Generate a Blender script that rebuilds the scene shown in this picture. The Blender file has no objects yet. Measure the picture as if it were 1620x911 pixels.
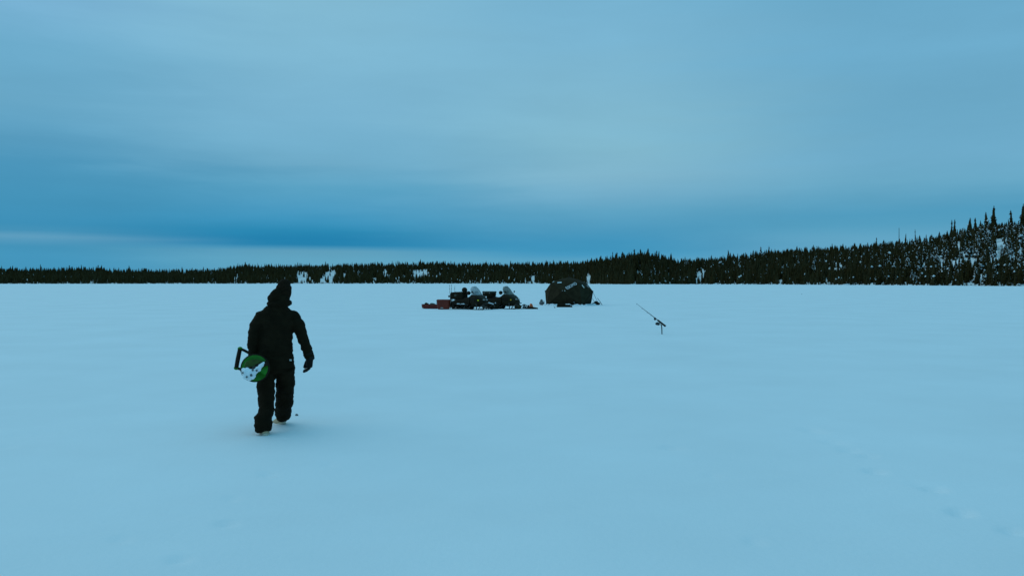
import bpy, bmesh, math, random
import numpy as np
from mathutils import Vector, Matrix, noise as mnoise

SC = bpy.context.scene
COL = SC.collection
R = math.radians

# ------------------------------------------------------------------ camera
CAM_H = 1.75
HFOV = R(65.0)
FPX = 810.0 / math.tan(HFOV / 2)          # focal length in pixels of the 1620 wide photograph
HZN = 445.5                               # row of the true horizon in the photograph
cam_d = bpy.data.cameras.new('camera')
cam = bpy.data.objects.new('camera', cam_d)
COL.objects.link(cam)
cam_d.sensor_width = 36.0
cam_d.lens = 18.0 / math.tan(HFOV / 2)
cam_d.clip_start = 0.1
cam_d.clip_end = 20000
cam.location = (0, 0, CAM_H)
cam.rotation_euler = (R(90) - math.atan((455.5 - HZN) / FPX), 0, 0)
SC.camera = cam

# ------------------------------------------------------------------ light, sky
SC.view_settings.view_transform = 'Standard'
SC.view_settings.look = 'None'
SC.view_settings.exposure = 0.0
SC.view_settings.gamma = 1.0
SC.view_settings.use_curve_mapping = False

sun_dir = Vector((-0.62, 0.30, 0.72)).normalized()    # towards the sun behind the overcast
sun_d = bpy.data.lights.new('sun', 'SUN')
sun_d.energy = 0.6
sun_d.angle = R(75)
sun_d.color = (0.90, 0.92, 0.82)
sun = bpy.data.objects.new('sun', sun_d)
COL.objects.link(sun)
sun.rotation_euler = (-sun_dir).to_track_quat('-Z', 'Y').to_euler()
sun.location = (-60, 30, 80)


def lin(c):
    return tuple((v / 255 / 12.92) if v <= 10 else ((v / 255 + 0.055) / 1.055) ** 2.4 for v in c)


world = bpy.data.worlds.new('World')
SC.world = world
world.use_nodes = True
NT = world.node_tree
NT.nodes.clear()


class NG:
    """small helper for wiring nodes"""
    def __init__(s, nt): s.nt = nt
    def n(s, t, **kw):
        x = s.nt.nodes.new(t)
        for k, v in kw.items(): setattr(x, k, v)
        return x
    def link(s, a, b): s.nt.links.new(a, b)
    def put(s, sock, v):
        if isinstance(v, (int, float, tuple, list)): sock.default_value = v
        else: s.link(v, sock)
    def math(s, op, a, b=None, c=None, clamp=False):
        x = s.n('ShaderNodeMath', operation=op); x.use_clamp = clamp
        s.put(x.inputs[0], a)
        if b is not None: s.put(x.inputs[1], b)
        if c is not None: s.put(x.inputs[2], c)
        return x.outputs[0]
    def mix(s, f, a, b, mode='MIX'):
        x = s.n('ShaderNodeMix', data_type='RGBA', blend_type=mode)
        s.put(x.inputs[0], f); s.put(x.inputs[6], a); s.put(x.inputs[7], b)
        return x.outputs[2]
    def noise(s, vec, scale, detail=4, rough=0.5, dist=0.0):
        x = s.n('ShaderNodeTexNoise')
        if vec is not None: s.link(vec, x.inputs['Vector'])
        x.inputs['Scale'].default_value = scale
        x.inputs['Detail'].default_value = detail
        x.inputs['Roughness'].default_value = rough
        x.inputs['Distortion'].default_value = dist
        return x.outputs[0]
    def ramp(s, f, stops, interp='LINEAR'):
        x = s.n('ShaderNodeValToRGB')
        cr = x.color_ramp
        cr.interpolation = interp
        while len(cr.elements) < len(stops): cr.elements.new(0.5)
        for e, (p, c) in zip(cr.elements, stops):
            e.position = p
            e.color = tuple(c) + (1,) if len(c) == 3 else c
        s.link(f, x.inputs[0])
        return x.outputs[0]
    def smooth(s, v, a, b):
        x = s.n('ShaderNodeMapRange', interpolation_type='SMOOTHSTEP')
        s.put(x.inputs[0], v)
        x.inputs[1].default_value = a; x.inputs[2].default_value = b
        return x.outputs[0]


g = NG(NT)
tc = g.n('ShaderNodeTexCoord')
sep = g.n('ShaderNodeSeparateXYZ')
g.link(tc.outputs['Generated'], sep.inputs[0])
X, Y, Z = sep.outputs
az = g.math('ARCTAN2', X, Y)
el = g.math('ARCSINE', Z)
# stretched cloud noise on the direction vector (long flat bands)
mp = g.n('ShaderNodeMapping')
mp.inputs['Scale'].default_value = (1.0, 1.0, 9.0)
mp.inputs['Rotation'].default_value = (0, R(1.2), 0)
g.link(tc.outputs['Generated'], mp.inputs['Vector'])
n_big = g.noise(mp.outputs[0], 1.7, 5, 0.55, 0.3)
n_fine = g.noise(mp.outputs[0], 7.0, 5, 0.6, 0.2)
warp = g.math('ADD', g.math('MULTIPLY', g.math('SUBTRACT', n_big, 0.5), 0.045),
              g.math('MULTIPLY', g.math('SUBTRACT', n_fine, 0.5), 0.008))
elw = g.math('ADD', el, g.math('MULTIPLY', warp, g.math('MULTIPLY', g.smooth(el, 0.0, 0.16), 0.8)))
pos = g.math('MULTIPLY', elw, 2.0, clamp=True)


def st(lst):
    return [(min(e * 2.0, 1.0), lin(c)) for e, c in lst]


def column(rows):
    """colour by photo row, as a ramp over elevation"""
    return g.ramp(pos, st(sorted([(math.atan((HZN - y) / FPX), c) for y, c in rows] + [(.5, (115, 181, 210)), (.75, (92, 170, 205))])))


col_l = column([(412, (62, 148, 188)), (397, (60, 144, 183)), (390, (76, 150, 187)), (384, (90, 156, 190)), (376, (62, 143, 182)), (366, (54, 140, 181)), (330, (63, 145, 184)),
                (285, (71, 148, 186)), (250, (88, 157, 192)), (200, (103, 167, 199)), (120, (106, 169, 201)), (60, (118, 175, 208)), (0, (122, 178, 208))])
col_c = column([(412, (94, 164, 194)), (398, (91, 158, 188)), (394, (70, 148, 185)), (388, (24, 127, 173)), (378, (22, 126, 172)), (366, (32, 133, 177)), (350, (54, 144, 186)),
                (330, (70, 151, 190)), (300, (89, 162, 196)), (270, (110, 172, 202)), (180, (119, 177, 206)), (100, (126, 183, 210)), (0, (128, 183, 208))])
col_m = column([(412, (84, 160, 195)), (404, (66, 152, 193)), (395, (58, 146, 187)), (382, (60, 146, 187)), (370, (68, 149, 188)), (335, (93, 163, 196)), (310, (113, 173, 202)),
                (280, (127, 181, 205)), (240, (129, 184, 206)), (150, (126, 182, 207)), (60, (121, 179, 208)), (0, (119, 178, 208))])
col_r = column([(400, (98, 164, 196)), (380, (94, 162, 194)), (360, (80, 154, 188)), (345, (78, 153, 188)), (320, (94, 162, 194)), (300, (104, 168, 198)), (270, (109, 171, 202)),
                (200, (107, 169, 200)), (100, (108, 170, 202)), (0, (105, 168, 200))])
aw = g.math('ADD', az, g.math('MULTIPLY', g.math('SUBTRACT', n_big, 0.5), 0.30))
cloud = g.mix(g.smooth(aw, -0.54, -0.24), col_l, col_c)
cloud = g.mix(g.smooth(aw, -0.20, 0.12), cloud, col_m)
cloud = g.mix(g.smooth(aw, 0.12, 0.45), cloud, col_r)
cloud = g.mix(g.smooth(az, 1.3, 2.8), cloud, col_l)
# broad soft brightness variation of the overcast
mp2 = g.n('ShaderNodeMapping')
mp2.inputs['Scale'].default_value = (1.0, 1.0, 3.2)
g.link(tc.outputs['Generated'], mp2.inputs['Vector'])
n_mot = g.noise(mp2.outputs[0], 5.5, 7, 0.62, 0.4)
var = g.math('ADD', g.math('ADD', 0.825, g.math('MULTIPLY', n_big, 0.20)), g.math('ADD', g.math('MULTIPLY', n_mot, 0.11), g.math('MULTIPLY', n_fine, 0.04)))
vv = g.n('ShaderNodeVectorMath', operation='SCALE')
g.link(cloud, vv.inputs[0]); g.link(var, vv.inputs['Scale'])
# overcast grows brighter towards the zenith
zen = g.math('ADD', 1.0, g.math('MULTIPLY', g.smooth(el, 0.35, 1.4), 0.41))
v2 = g.n('ShaderNodeVectorMath', operation='SCALE')
g.link(vv.outputs[0], v2.inputs[0]); g.link(zen, v2.inputs['Scale'])
v3 = g.n('ShaderNodeVectorMath', operation='SCALE')
g.link(v2.outputs[0], v3.inputs[0]); v3.inputs['Scale'].default_value = 10.0
sky = g.n('ShaderNodeTexSky', sky_type='NISHITA')
sky.sun_disc = False
sky.sun_elevation = math.asin(sun_dir.z)
sky.sun_rotation = math.atan2(sun_dir.x, sun_dir.y)
tot = g.mix(0.985, sky.outputs[0], v3.outputs[0])
bg = g.n('ShaderNodeBackground')
g.link(tot, bg.inputs[0]); bg.inputs[1].default_value = 0.1
wo = g.n('ShaderNodeOutputWorld')
g.link(bg.outputs[0], wo.inputs[0])


# ------------------------------------------------------------------ helpers
def at(x, y, depth, cols=None):
    """world point seen at pixel (x, y) of the 1620x911 photograph at a depth along +Y"""
    return Vector(((x - 810) / FPX * depth, depth, CAM_H + (HZN - y) / FPX * depth))


def gdepth(y):
    return CAM_H * FPX / (y - HZN)


MATS = {}


def mat(name, col, rough=0.8, var=0.25, scale=8.0, bump=0.0, metal=0.0, spec=0.3, coord='Object', bscale=None):
    if name in MATS: return MATS[name]
    m = bpy.data.materials.new(name)
    m.use_nodes = True
    nt = m.node_tree
    q = NG(nt)
    b = nt.nodes['Principled BSDF']
    t = q.n('ShaderNodeTexCoord')
    n = q.noise(t.outputs[coord], scale, 5, 0.6)
    lo = tuple(c * (1 - var) for c in col); hi = tuple(min(c * (1 + var), 1) for c in col)
    q.link(q.ramp(n, [(0.3, lo), (0.7, hi)]), b.inputs['Base Color'])
    b.inputs['Roughness'].default_value = rough
    b.inputs['Metallic'].default_value = metal
    b.inputs['Specular IOR Level'].default_value = spec
    if bump:
        bn = q.n('ShaderNodeBump')
        bn.inputs['Strength'].default_value = bump
        bn.inputs['Distance'].default_value = 0.02
        q.link(q.noise(t.outputs[coord], bscale or scale * 3, 6, 0.6), bn.inputs['Height'])
        q.link(bn.outputs[0], b.inputs['Normal'])
    MATS[name] = m
    return m


M_snow = mat('snow', (0.785, 0.785, 0.785), 0.75, 0.035, 0.35, 0.22, spec=0.2, bscale=18)
M_snowclump = mat('snow_clump', (0.80, 0.82, 0.84), 0.8, 0.05, 5)
M_hill = mat('hill_snow', (0.68, 0.68, 0.67), 0.8, 0.25, 0.15)
M_needle = mat('spruce_needles', (0.047, 0.031, 0.0115), 0.9, 0.35, 1.5, spec=0.0)
M_needle2 = mat('grey_green_needles', (0.056, 0.042, 0.019), 0.9, 0.35, 1.5, spec=0.0)
M_bark = mat('grey_bark', (0.10, 0.075, 0.05), 0.9, 0.4, 4, spec=0.05)
M_twig = mat('grey_twigs', (0.21, 0.17, 0.13), 0.9, 0.3, 4, spec=0.05)
M_cloth = mat('black_shell_cloth', (0.0155, 0.0102, 0.0050), 0.9, 0.30, 9, 0.25, spec=0.06, bscale=70)
M_cloth2 = mat('black_trouser_cloth', (0.0145, 0.0095, 0.0046), 0.9, 0.30, 9, 0.25, spec=0.06, bscale=60)
M_knit = mat('black_knit', (0.018, 0.011, 0.006), 0.95, 0.4, 60, 0.5, spec=0.05, bscale=160)
M_glove = mat('dark_glove', (0.016, 0.013, 0.011), 0.8, 0.3, 30, 0.2, spec=0.1)
M_skin = mat('skin', (0.55, 0.36, 0.27), 0.6, 0.08, 12)
M_hair = mat('dark_hair', (0.03, 0.02, 0.012), 0.6, 0.3, 40)
M_eye = mat('eye_white', (0.7, 0.7, 0.68), 0.3, 0.02, 4)
M_boot = mat('tan_boot', (0.50, 0.36, 0.22), 0.8, 0.25, 20, 0.2)
M_sole = mat('pale_sole', (0.55, 0.47, 0.36), 0.8, 0.2, 25)
M_tag = mat('pale_tag', (0.45, 0.42, 0.40), 0.7, 0.1, 10)
M_green = mat('green_paint', (0.012, 0.155, 0.0012), 0.45, 0.30, 14, 0.1)
M_dgreen = mat('dark_green_paint', (0.036, 0.066, 0.003), 0.5, 0.4, 18, 0.1)
M_blackpl = mat('black_plastic', (0.018, 0.012, 0.007), 0.6, 0.3, 12, spec=0.12)
M_rubber = mat('black_rubber', (0.022, 0.016, 0.011), 0.9, 0.4, 18, spec=0.1)
M_metal = mat('dull_steel', (0.34, 0.33, 0.32), 0.4, 0.2, 14, metal=0.7)
M_dmetal = mat('dark_steel', (0.055, 0.045, 0.04), 0.55, 0.3, 14, metal=0.3)
M_hood = mat('black_cowl', (0.018, 0.011, 0.005), 0.5, 0.3, 5, spec=0.10)
M_hood2 = mat('charcoal_green_cowl', (0.024, 0.018, 0.009), 0.5, 0.3, 5, spec=0.10)
M_vinyl = mat('seat_vinyl', (0.018, 0.012, 0.008), 0.7, 0.3, 16, spec=0.15)
M_cargo = mat('cargo_cloth', (0.022, 0.016, 0.009), 0.9, 0.4, 7, 0.2, spec=0.05)
M_cargog = mat('green_grey_box', (0.045, 0.050, 0.035), 0.6, 0.3, 6)
M_olive = mat('olive_bag_cloth', (0.050, 0.038, 0.018), 0.9, 0.4, 9, 0.2, spec=0.05)
M_greyblue = mat('grey_blue_cloth', (0.13, 0.14, 0.14), 0.85, 0.35, 9, 0.2)
M_red = mat('red_plastic', (0.16, 0.014, 0.007), 0.5, 0.25, 3, 0.05)
M_red2 = mat('red_tote_plastic', (0.175, 0.018, 0.006), 0.5, 0.25, 3, 0.05)
M_orange = mat('orange_cloth', (0.95, 0.16, 0.05), 0.8, 0.2, 10)
M_amber = mat('amber_lens', (1.0, 0.50, 0.03), 0.3, 0.1, 10)
M_yellow = mat('yellow_lens', (1.0, 0.85, 0.03), 0.3, 0.1, 10)
M_tent = mat('black_tent_fabric', (0.033, 0.024, 0.013), 0.85, 0.30, 3, 0.15, spec=0.03, bscale=18)
M_tent2 = mat('dark_green_tent_fabric', (0.030, 0.027, 0.015), 0.8, 0.30, 3, 0.15, spec=0.03, bscale=18)
M_print = mat('pale_blue_print', (0.60, 0.64, 0.66), 0.6, 0.2, 4)
M_white = mat('white_webbing', (0.72, 0.72, 0.66), 0.7, 0.1, 6)
M_rope = mat('dark_cord', (0.05, 0.045, 0.04), 0.9, 0.2, 6)
M_rod = mat('dark_rod', (0.03, 0.03, 0.03), 0.5, 0.2, 20)
M_tip = mat('grey_rod_blank', (0.06, 0.065, 0.065), 0.5, 0.2, 20)

# tinted windscreen: a real thin sheet that lets part of the light through
M_screen = bpy.data.materials.new('smoked_windscreen')
M_screen.use_nodes = True
_q = NG(M_screen.node_tree)
_b = M_screen.node_tree.nodes['Principled BSDF']
_t = _q.n('ShaderNodeTexCoord')
_q.link(_q.ramp(_q.noise(_t.outputs['Object'], 6, 4), [(0.3, (0.18, 0.19, 0.19)), (0.7, (0.42, 0.43, 0.43))]), _b.inputs['Base Color'])
_b.inputs['Roughness'].default_value = 0.25
_b.inputs['Alpha'].default_value = 0.62


M_screen2 = M_screen.copy(); M_screen2.name = 'dark_windscreen'
for _e, _c in zip([n for n in M_screen2.node_tree.nodes if n.type == 'VALTORGB'][0].color_ramp.elements, ((0.05, 0.05, 0.035), (0.20, 0.20, 0.17))): _e.color = _c + (1,)
M_screen2.node_tree.nodes['Principled BSDF'].inputs['Alpha'].default_value = 0.78


class MB:
    def __init__(s): s.v = []; s.f = []; s.mi = []; s.cur = 0
    def add(s, vs, fs):
        o = len(s.v)
        s.v += [tuple(p) for p in vs]
        s.f += [tuple(i + o for i in f) for f in fs]
        s.mi += [s.cur] * len(fs)
        return s
    def box(s, c, d, rot=None, taper=1.0):
        x, y, z = (q / 2 for q in d)
        vs = []
        for sz, tp in ((-1, 1.0), (1, taper)):
            for sx, sy in ((-1, -1), (1, -1), (1, 1), (-1, 1)):
                p = Vector((sx * x * tp, sy * y * tp, sz * z))
                if rot: p = rot @ p
                vs.append(p + Vector(c))
        return s.add(vs, [(3, 2, 1, 0), (4, 5, 6, 7), (0, 1, 5, 4), (1, 2, 6, 5), (2, 3, 7, 6), (3, 0, 4, 7)])
    def tube(s, pts, rad, n=10, cap=True, up=None, closed=False):
        """polyline tube; rad: number, list of numbers or list of (side, up) pairs"""
        pts = [Vector(p) for p in pts]
        m = len(pts)
        if isinstance(rad, (int, float)): rad = [rad] * m
        rad = [(r, r) if isinstance(r, (int, float)) else r for r in rad]
        vs = []
        ref = Vector(up) if up else None
        prevu = None
        for i, p in enumerate(pts):
            a = pts[max(i - 1, 0)]; b = pts[min(i + 1, m - 1)]
            t = (b - a).normalized()
            if ref: u = ref - t * ref.dot(t)
            elif prevu is None:
                w = Vector((0, 0, 1)) if abs(t.z) < 0.9 else Vector((0, 1, 0))
                u = w - t * w.dot(t)
            else: u = prevu - t * prevu.dot(t)
            u.normalize(); prevu = u
            sd = t.cross(u)
            for j in range(n):
                an = 2 * math.pi * j / n
                vs.append(p + sd * math.cos(an) * rad[i][0] + u * math.sin(an) * rad[i][1])
        fs = []
        for i in range(m - 1):
            for j in range(n):
                fs.append((i * n + j, i * n + (j + 1) % n, (i + 1) * n + (j + 1) % n, (i + 1) * n + j))
        if cap:
            fs.append(tuple(range(n - 1, -1, -1)))
            fs.append(tuple((m - 1) * n + j for j in range(n)))
        return s.add(vs, fs)
    def caps(s, pts, rad, n=14):
        """tube with rounded ends"""
        pts = [Vector(p) for p in pts]
        if isinstance(rad, (int, float)): rad = [rad] * len(pts)
        s.tube(pts, rad, n)
        for p, r in ((pts[0], rad[0]), (pts[-1], rad[-1])):
            if isinstance(r, tuple): s.ball(p, (r[0], r[0], min(r)), n, 8) if False else s.ball(p, (r[0] * .98, r[1] * .98, min(r) * .9), n, 8)
            else: s.ball(p, (r, r, r), n, 8)
        return s
    def ball(s, c, r, n=14, m=9, rot=None, jit=0, rng=None):
        if isinstance(r, (int, float)): r = (r, r, r)
        vs = []
        for i in range(m + 1):
            th = math.pi * i / m
            for j in range(n):
                ph = 2 * math.pi * j / n
                f = 1 + (rng.uniform(-jit, jit) if rng else 0)
                p = Vector((r[0] * math.sin(th) * math.cos(ph) * f, r[1] * math.sin(th) * math.sin(ph) * f, -r[2] * math.cos(th) * f))
                if rot: p = rot @ p
                vs.append(p + Vector(c))
        fs = []
        for i in range(m):
            for j in range(n):
                fs.append((i * n + j, i * n + (j + 1) % n, (i + 1) * n + (j + 1) % n, (i + 1) * n + j))
        return s.add(vs, fs)
    def loft(s, secs, cap=True, closed=True):
        n = len(secs[0]); vs = [p for q in secs for p in q]; fs = []
        for i in range(len(secs) - 1):
            for j in range(n if closed else n - 1):
                fs.append((i * n + j, i * n + (j + 1) % n, (i + 1) * n + (j + 1) % n, (i + 1) * n + j))
        if cap and closed:
            fs.append(tuple(range(n - 1, -1, -1)))
            fs.append(tuple((len(secs) - 1) * n + j for j in range(n)))
        return s.add(vs, fs)
    def mesh(s, name, mats, smooth=True):
        me = bpy.data.meshes.new(name)
        me.from_pydata(s.v, [], s.f)
        for m in (mats if isinstance(mats, (list, tuple)) else [mats]): me.materials.append(m)
        if any(s.mi): me.polygons.foreach_set('material_index', s.mi)
        bm = bmesh.new(); bm.from_mesh(me)
        bmesh.ops.remove_doubles(bm, verts=bm.verts, dist=1e-6)
        bmesh.ops.recalc_face_normals(bm, faces=bm.faces)
        bm.to_mesh(me); bm.free()
        if smooth:
            me.polygons.foreach_set('use_smooth', [True] * len(me.polygons))
            try: me.set_sharp_from_angle(angle=R(42))
            except Exception: pass
        me.update()
        return me
    def build(s, name, mats, parent=None, smooth=True, **props):
        o = bpy.data.objects.new(name, s.mesh(name, mats, smooth))
        COL.objects.link(o)
        if parent: o.parent = parent
        for k_, v_ in props.items(): o[k_] = v_
        return o


def rrect(w, h, r, n=4, c=(0, 0)):
    """rounded rectangle outline, counter-clockwise"""
    out = []
    for cx, cy, a0 in ((w / 2 - r, h / 2 - r, 0), (-w / 2 + r, h / 2 - r, 90), (-w / 2 + r, -h / 2 + r, 180), (w / 2 - r, -h / 2 + r, 270)):
        for i in range(n + 1):
            a = R(a0 + 90 * i / n)
            out.append((c[0] + cx + r * math.cos(a), c[1] + cy + r * math.sin(a)))
    return out


def empty(name, loc, rz=0):
    o = bpy.data.objects.new(name, None)
    o.empty_display_size = 0.2
    COL.objects.link(o)
    o.location = loc
    o.rotation_euler = (0, 0, rz)
    return o


def tag(o, label, cat, group=None):
    o['label'] = label; o['category'] = cat
    if group: o['group'] = group
    return o


def remeshed(mb, name, mats, voxel, smooth_it=6, fac=0.5):
    """voxel union of overlapping pieces into one continuous smooth surface"""
    me = mb.mesh(name + '_src', mats)
    o = bpy.data.objects.new(name + '_src', me)
    COL.objects.link(o)
    r = o.modifiers.new('r', 'REMESH'); r.mode = 'VOXEL'; r.voxel_size = voxel; r.use_smooth_shade = True
    if smooth_it:
        sm = o.modifiers.new('s', 'SMOOTH'); sm.factor = fac; sm.iterations = smooth_it
    dg = bpy.context.evaluated_depsgraph_get()
    out = bpy.data.meshes.new_from_object(o.evaluated_get(dg))
    out.name = name
    bpy.data.objects.remove(o); bpy.data.meshes.remove(me)
    out.materials.clear()
    for m in (mats if isinstance(mats, (list, tuple)) else [mats]): out.materials.append(m)
    out.polygons.foreach_set('use_smooth', [True] * len(out.polygons))
    return out


def wrinkle(me, amp, sc, seed=0.0):
    ns = [v.normal.copy() for v in me.vertices]
    for v, n in zip(me.vertices, ns):
        p = Vector((v.co.x * sc[0], v.co.y * sc[1], v.co.z * sc[2] + seed))
        q = mnoise.noise(p) + 0.5 * mnoise.noise(p * 2.1)
        v.co += n * amp * q
    me.update()


def link_mesh(name, me, parent=None):
    o = bpy.data.objects.new(name, me)
    COL.objects.link(o)
    if parent: o.parent = parent
    return o


def np_mesh(name, verts, faces, mats, smooth=True, mi=None):
    """fast mesh of equal-sided faces from numpy arrays"""
    me = bpy.data.meshes.new(name)
    verts = np.asarray(verts, np.float32); faces = np.asarray(faces, np.int32)
    n = faces.shape[1]
    me.vertices.add(len(verts)); me.vertices.foreach_set('co', verts.ravel())
    me.loops.add(faces.size); me.loops.foreach_set('vertex_index', faces.ravel())
    me.polygons.add(len(faces))
    me.polygons.foreach_set('loop_start', np.arange(0, faces.size, n, dtype=np.int32))
    me.polygons.foreach_set('loop_total', np.full(len(faces), n, np.int32))
    for m in (mats if isinstance(mats, (list, tuple)) else [mats]): me.materials.append(m)
    if mi is not None: me.polygons.foreach_set('material_index', np.asarray(mi, np.int32))
    me.polygons.foreach_set('use_smooth', np.full(len(faces), smooth))
    me.update(calc_edges=True)
    me.validate()
    return me


def vnoise(x, y, seed=0):
    """vectorised value noise in [-1, 1]"""
    xi = np.floor(x).astype(np.int64); yi = np.floor(y).astype(np.int64)
    fx = x - xi; fy = y - yi
    fx = fx * fx * (3 - 2 * fx); fy = fy * fy * (3 - 2 * fy)
    def h(a, b):
        n_ = (a * 374761393 + b * 668265263 + seed * 974711) & 0x7fffffff
        n_ = ((n_ ^ (n_ >> 13)) * 1274126177) & 0x7fffffff
        n_ = n_ ^ (n_ >> 16)
        return (n_ & 0xffff) / 32767.5 - 1
    a = h(xi, yi); b = h(xi + 1, yi); c = h(xi, yi + 1); d = h(xi + 1, yi + 1)
    return (a * (1 - fx) + b * fx) * (1 - fy) + (c * (1 - fx) + d * fx) * fy


# ------------------------------------------------------------------ snow-covered lake
def snow_z(x, y):
    x = np.asarray(x, float); y = np.asarray(y, float)
    r = np.hypot(x, y)
    fade = np.clip(1.3 - r / 260.0, 0.0, 1.0)
    z = 0.011 * vnoise(x / 7.0, y / 5.0, 1) + 0.0065 * vnoise(x / 1.8 + 3, y / 0.8, 2) * np.clip(1.4 - r / 60, 0, 1)
    z = z + 0.0035 * vnoise(x / 0.42, y / 0.26, 3) * np.clip(1.3 - r / 25, 0, 1)
    return z * fade


DENTS = [  # pixel x, y, length, width (m), depth (m), heading (deg)
    (1281, 679, .30, .14, .035, -20), (1296, 683, .24, .12, .03, -20), (1318, 699, .40, .10, .035, -30), (1346, 712, .26, .13, .035, -30),
    (1374, 720, .22, .13, .03, -30), (1385, 745, .22, .13, .05, -40), (1452, 766, .20, .10, .02, -30), (1478, 773, .24, .13, .055, -35),
    (1522, 811, .22, .13, .06, -35), (1604, 840, .20, .10, .04, 0), (1062, 708, .30, .10, .035, 0), (1128, 751, .18, .10, .02, -20),
    (358, 828, .20, .09, .035, 0), (282, 885, .20, .09, .03, 40), (366, 788, .18, .10, .025, 20), (423, 750, .20, .10, .03, 30),
    (267, 652, .30, .08, .03, 5), (180, 669, .34, .08, .03, 5), (340, 635, .3, .08, .02, 0), (190, 853, .2, .1, .02, 0),
    (45, 687, .55, .07, .03, 12), (75, 682, .5, .07, .03, 12), (5, 706, .3, .12, .03, 0), (1215, 640, .3, .1, .02, 0),
    (1195, 855, .2, .1, .02, 50), (612, 487, .9, .5, .04, 0), (1430, 500, 1.2, .5, .05, 0), (1390, 502, 1.5, .5, .04, 0), (520, 735, .2, .1, .02, 0),
]


def snow_full(x, y):
    z = snow_z(x, y)
    for (px, py, L, W, dp, hd) in DENTS:
        d = gdepth(py); cx = (px - 810) / FPX * d
        L = L * .72; W = W * .75
        a = R(hd); dx = x - cx; dy = y - d
        u = (dx * math.cos(a) + dy * math.sin(a)) / (L / 2); w = (-dx * math.sin(a) + dy * math.cos(a)) / (W * .9)
        q = u * u + w * w
        wob = 1 + 0.25 * vnoise(x * 14, y * 14, 7)
        z = z - .8 * dp * np.exp(-(q * wob) ** 1.5) + 0.05 * dp * np.exp(-((np.sqrt(q) - 1.6) ** 2) * 4)
    return z


fine_a = np.arange(-42, 42.01, 0.35)
coarse = np.arange(45, 315.1, 3.0)
angs = np.radians(np.concatenate([fine_a, coarse]))
rad = [0.4]
while rad[-1] < 34: rad.append(rad[-1] * 1.0105 + 0.002)
while rad[-1] < 9000: rad.append(rad[-1] * 1.035)
rad = np.array(rad)
A, RR = np.meshgrid(angs, rad)
gx = (np.sin(A) * RR).ravel(); gy = (np.cos(A) * RR).ravel()
gz = snow_full(gx, gy)
nA = len(angs); nR = len(rad)
idx = np.arange(nA * nR).reshape(nR, nA)
nxt = np.roll(idx, -1, axis=1)
quads = np.stack([idx[:-1], nxt[:-1], nxt[1:], idx[1:]], -1).reshape(-1, 4)[:, ::-1]
cen = np.array([[0, 0, snow_z(0., 0.)]])
vv_ = np.concatenate([np.stack([gx, gy, gz], -1), cen])
me = np_mesh('snowy_lake', vv_, quads, M_snow)
lake = link_mesh('snowy_lake', me); lake['kind'] = 'structure'
mb = MB(); mb.add([vv_[i] for i in range(nA)] + [cen[0]], [(i, (i + 1) % nA, nA) for i in range(nA)])
# the small disc right under the camera closes the sheet
ctr = mb.mesh('snow_disc', M_snow)
bm = bmesh.new(); bm.from_mesh(me); bm.from_mesh(ctr); bmesh.ops.remove_doubles(bm, verts=bm.verts[-(nA + 1):] if False else [v for v in bm.verts if v.co.xy.length < 0.45], dist=1e-4)
bmesh.ops.recalc_face_normals(bm, faces=[f for f in bm.faces if f.calc_center_median().xy.length < .5])
bm.to_mesh(me); bm.free(); bpy.data.meshes.remove(ctr)
me.polygons.foreach_set('use_smooth', np.full(len(me.polygons), True))


def sz(x, y):
    return float(snow_full(np.array([x]), np.array([y]))[0])


# ------------------------------------------------------------------ wooded hills on the shore
SKY_X = [-900, -300, 0, 100, 160, 250, 330, 380, 430, 500, 600, 700, 800, 900, 945, 962, 980, 1000, 1020, 1040, 1060, 1074, 1100, 1150, 1200, 1250, 1300, 1350, 1400, 1440, 1480, 1500, 1530, 1560, 1590, 1620, 1720, 1900, 2600]
SKY_Y = [428, 425, 426, 426, 426, 429, 428, 422, 420, 419, 417, 416, 418, 414.5, 411, 407, 403, 401, 398, 402, 407, 411, 409, 404, 398, 393, 391, 387, 380, 377, 370, 364, 356, 350, 348, 349, 346, 350, 370]
SH_X = [-900, 0, 300, 600, 800, 900, 950, 1000, 1070, 1200, 1400, 1500, 1620, 1800, 2600]
SH_D = [600, 640, 680, 700, 700, 640, 560, 520, 540, 500, 400, 350, 320, 290, 260]
CR_D = [160, 150, 170, 170, 170, 170, 120, 100, 120, 180, 200, 200, 200, 200, 200]


def shore(u): return np.interp(u, SH_X, SH_D) + 6 * vnoise(np.asarray(u, float) / 23., np.zeros_like(np.asarray(u, float)), 11)


def crest(u): return np.interp(u, SH_X, CR_D)


def treeh(u): return np.interp(u, [0, 900, 1000, 1400, 1620], [7.0, 7.0, 8.0, 7.5, 8.0])


def ridge(u): return np.interp(u, [0, 900, 1000, 1100, 1620], [3.4, 3.4, 5.6, 5.4, 7.4])   # trees on the crest stand this far above the ground


def hill_z(u, t):
    """ground height t metres behind the shore on the bearing of photo column u (depth = shore + t)"""
    u = np.asarray(u, float); t = np.asarray(t, float)
    S = shore(u); D = crest(u)
    dep = S + D
    yg = np.interp(u, SKY_X, SKY_Y) + ridge(u) * FPX / dep
    top = CAM_H + (HZN - yg) / FPX * dep
    q = np.clip(t / D, 0, 1)
    prof = 0.42 * q + 0.58 * q * q * (3 - 2 * q)
    x = (u - 810) / FPX * (S + t)
    bank = np.interp(u, [0, 900, 1250, 1450, 1620], [.15, .15, .3, .7, .9])
    z = bank * (1 - np.exp(-np.clip(t, 0, None) / 3.0)) + (top - bank) * prof
    z = z + np.clip(t / 30, 0, 1) * (1.1 * vnoise(x / 26, t / 26, 21) + .45 * vnoise(x / 9, t / 9, 22)) * np.interp(u, [0, 900, 1100, 1620], [.5, .6, 1, 1.3])
    z = z - np.clip((t - D) / 900, 0, None) * 6
    z = np.where(t < 0, t * 0.25, z)
    return z


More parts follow.
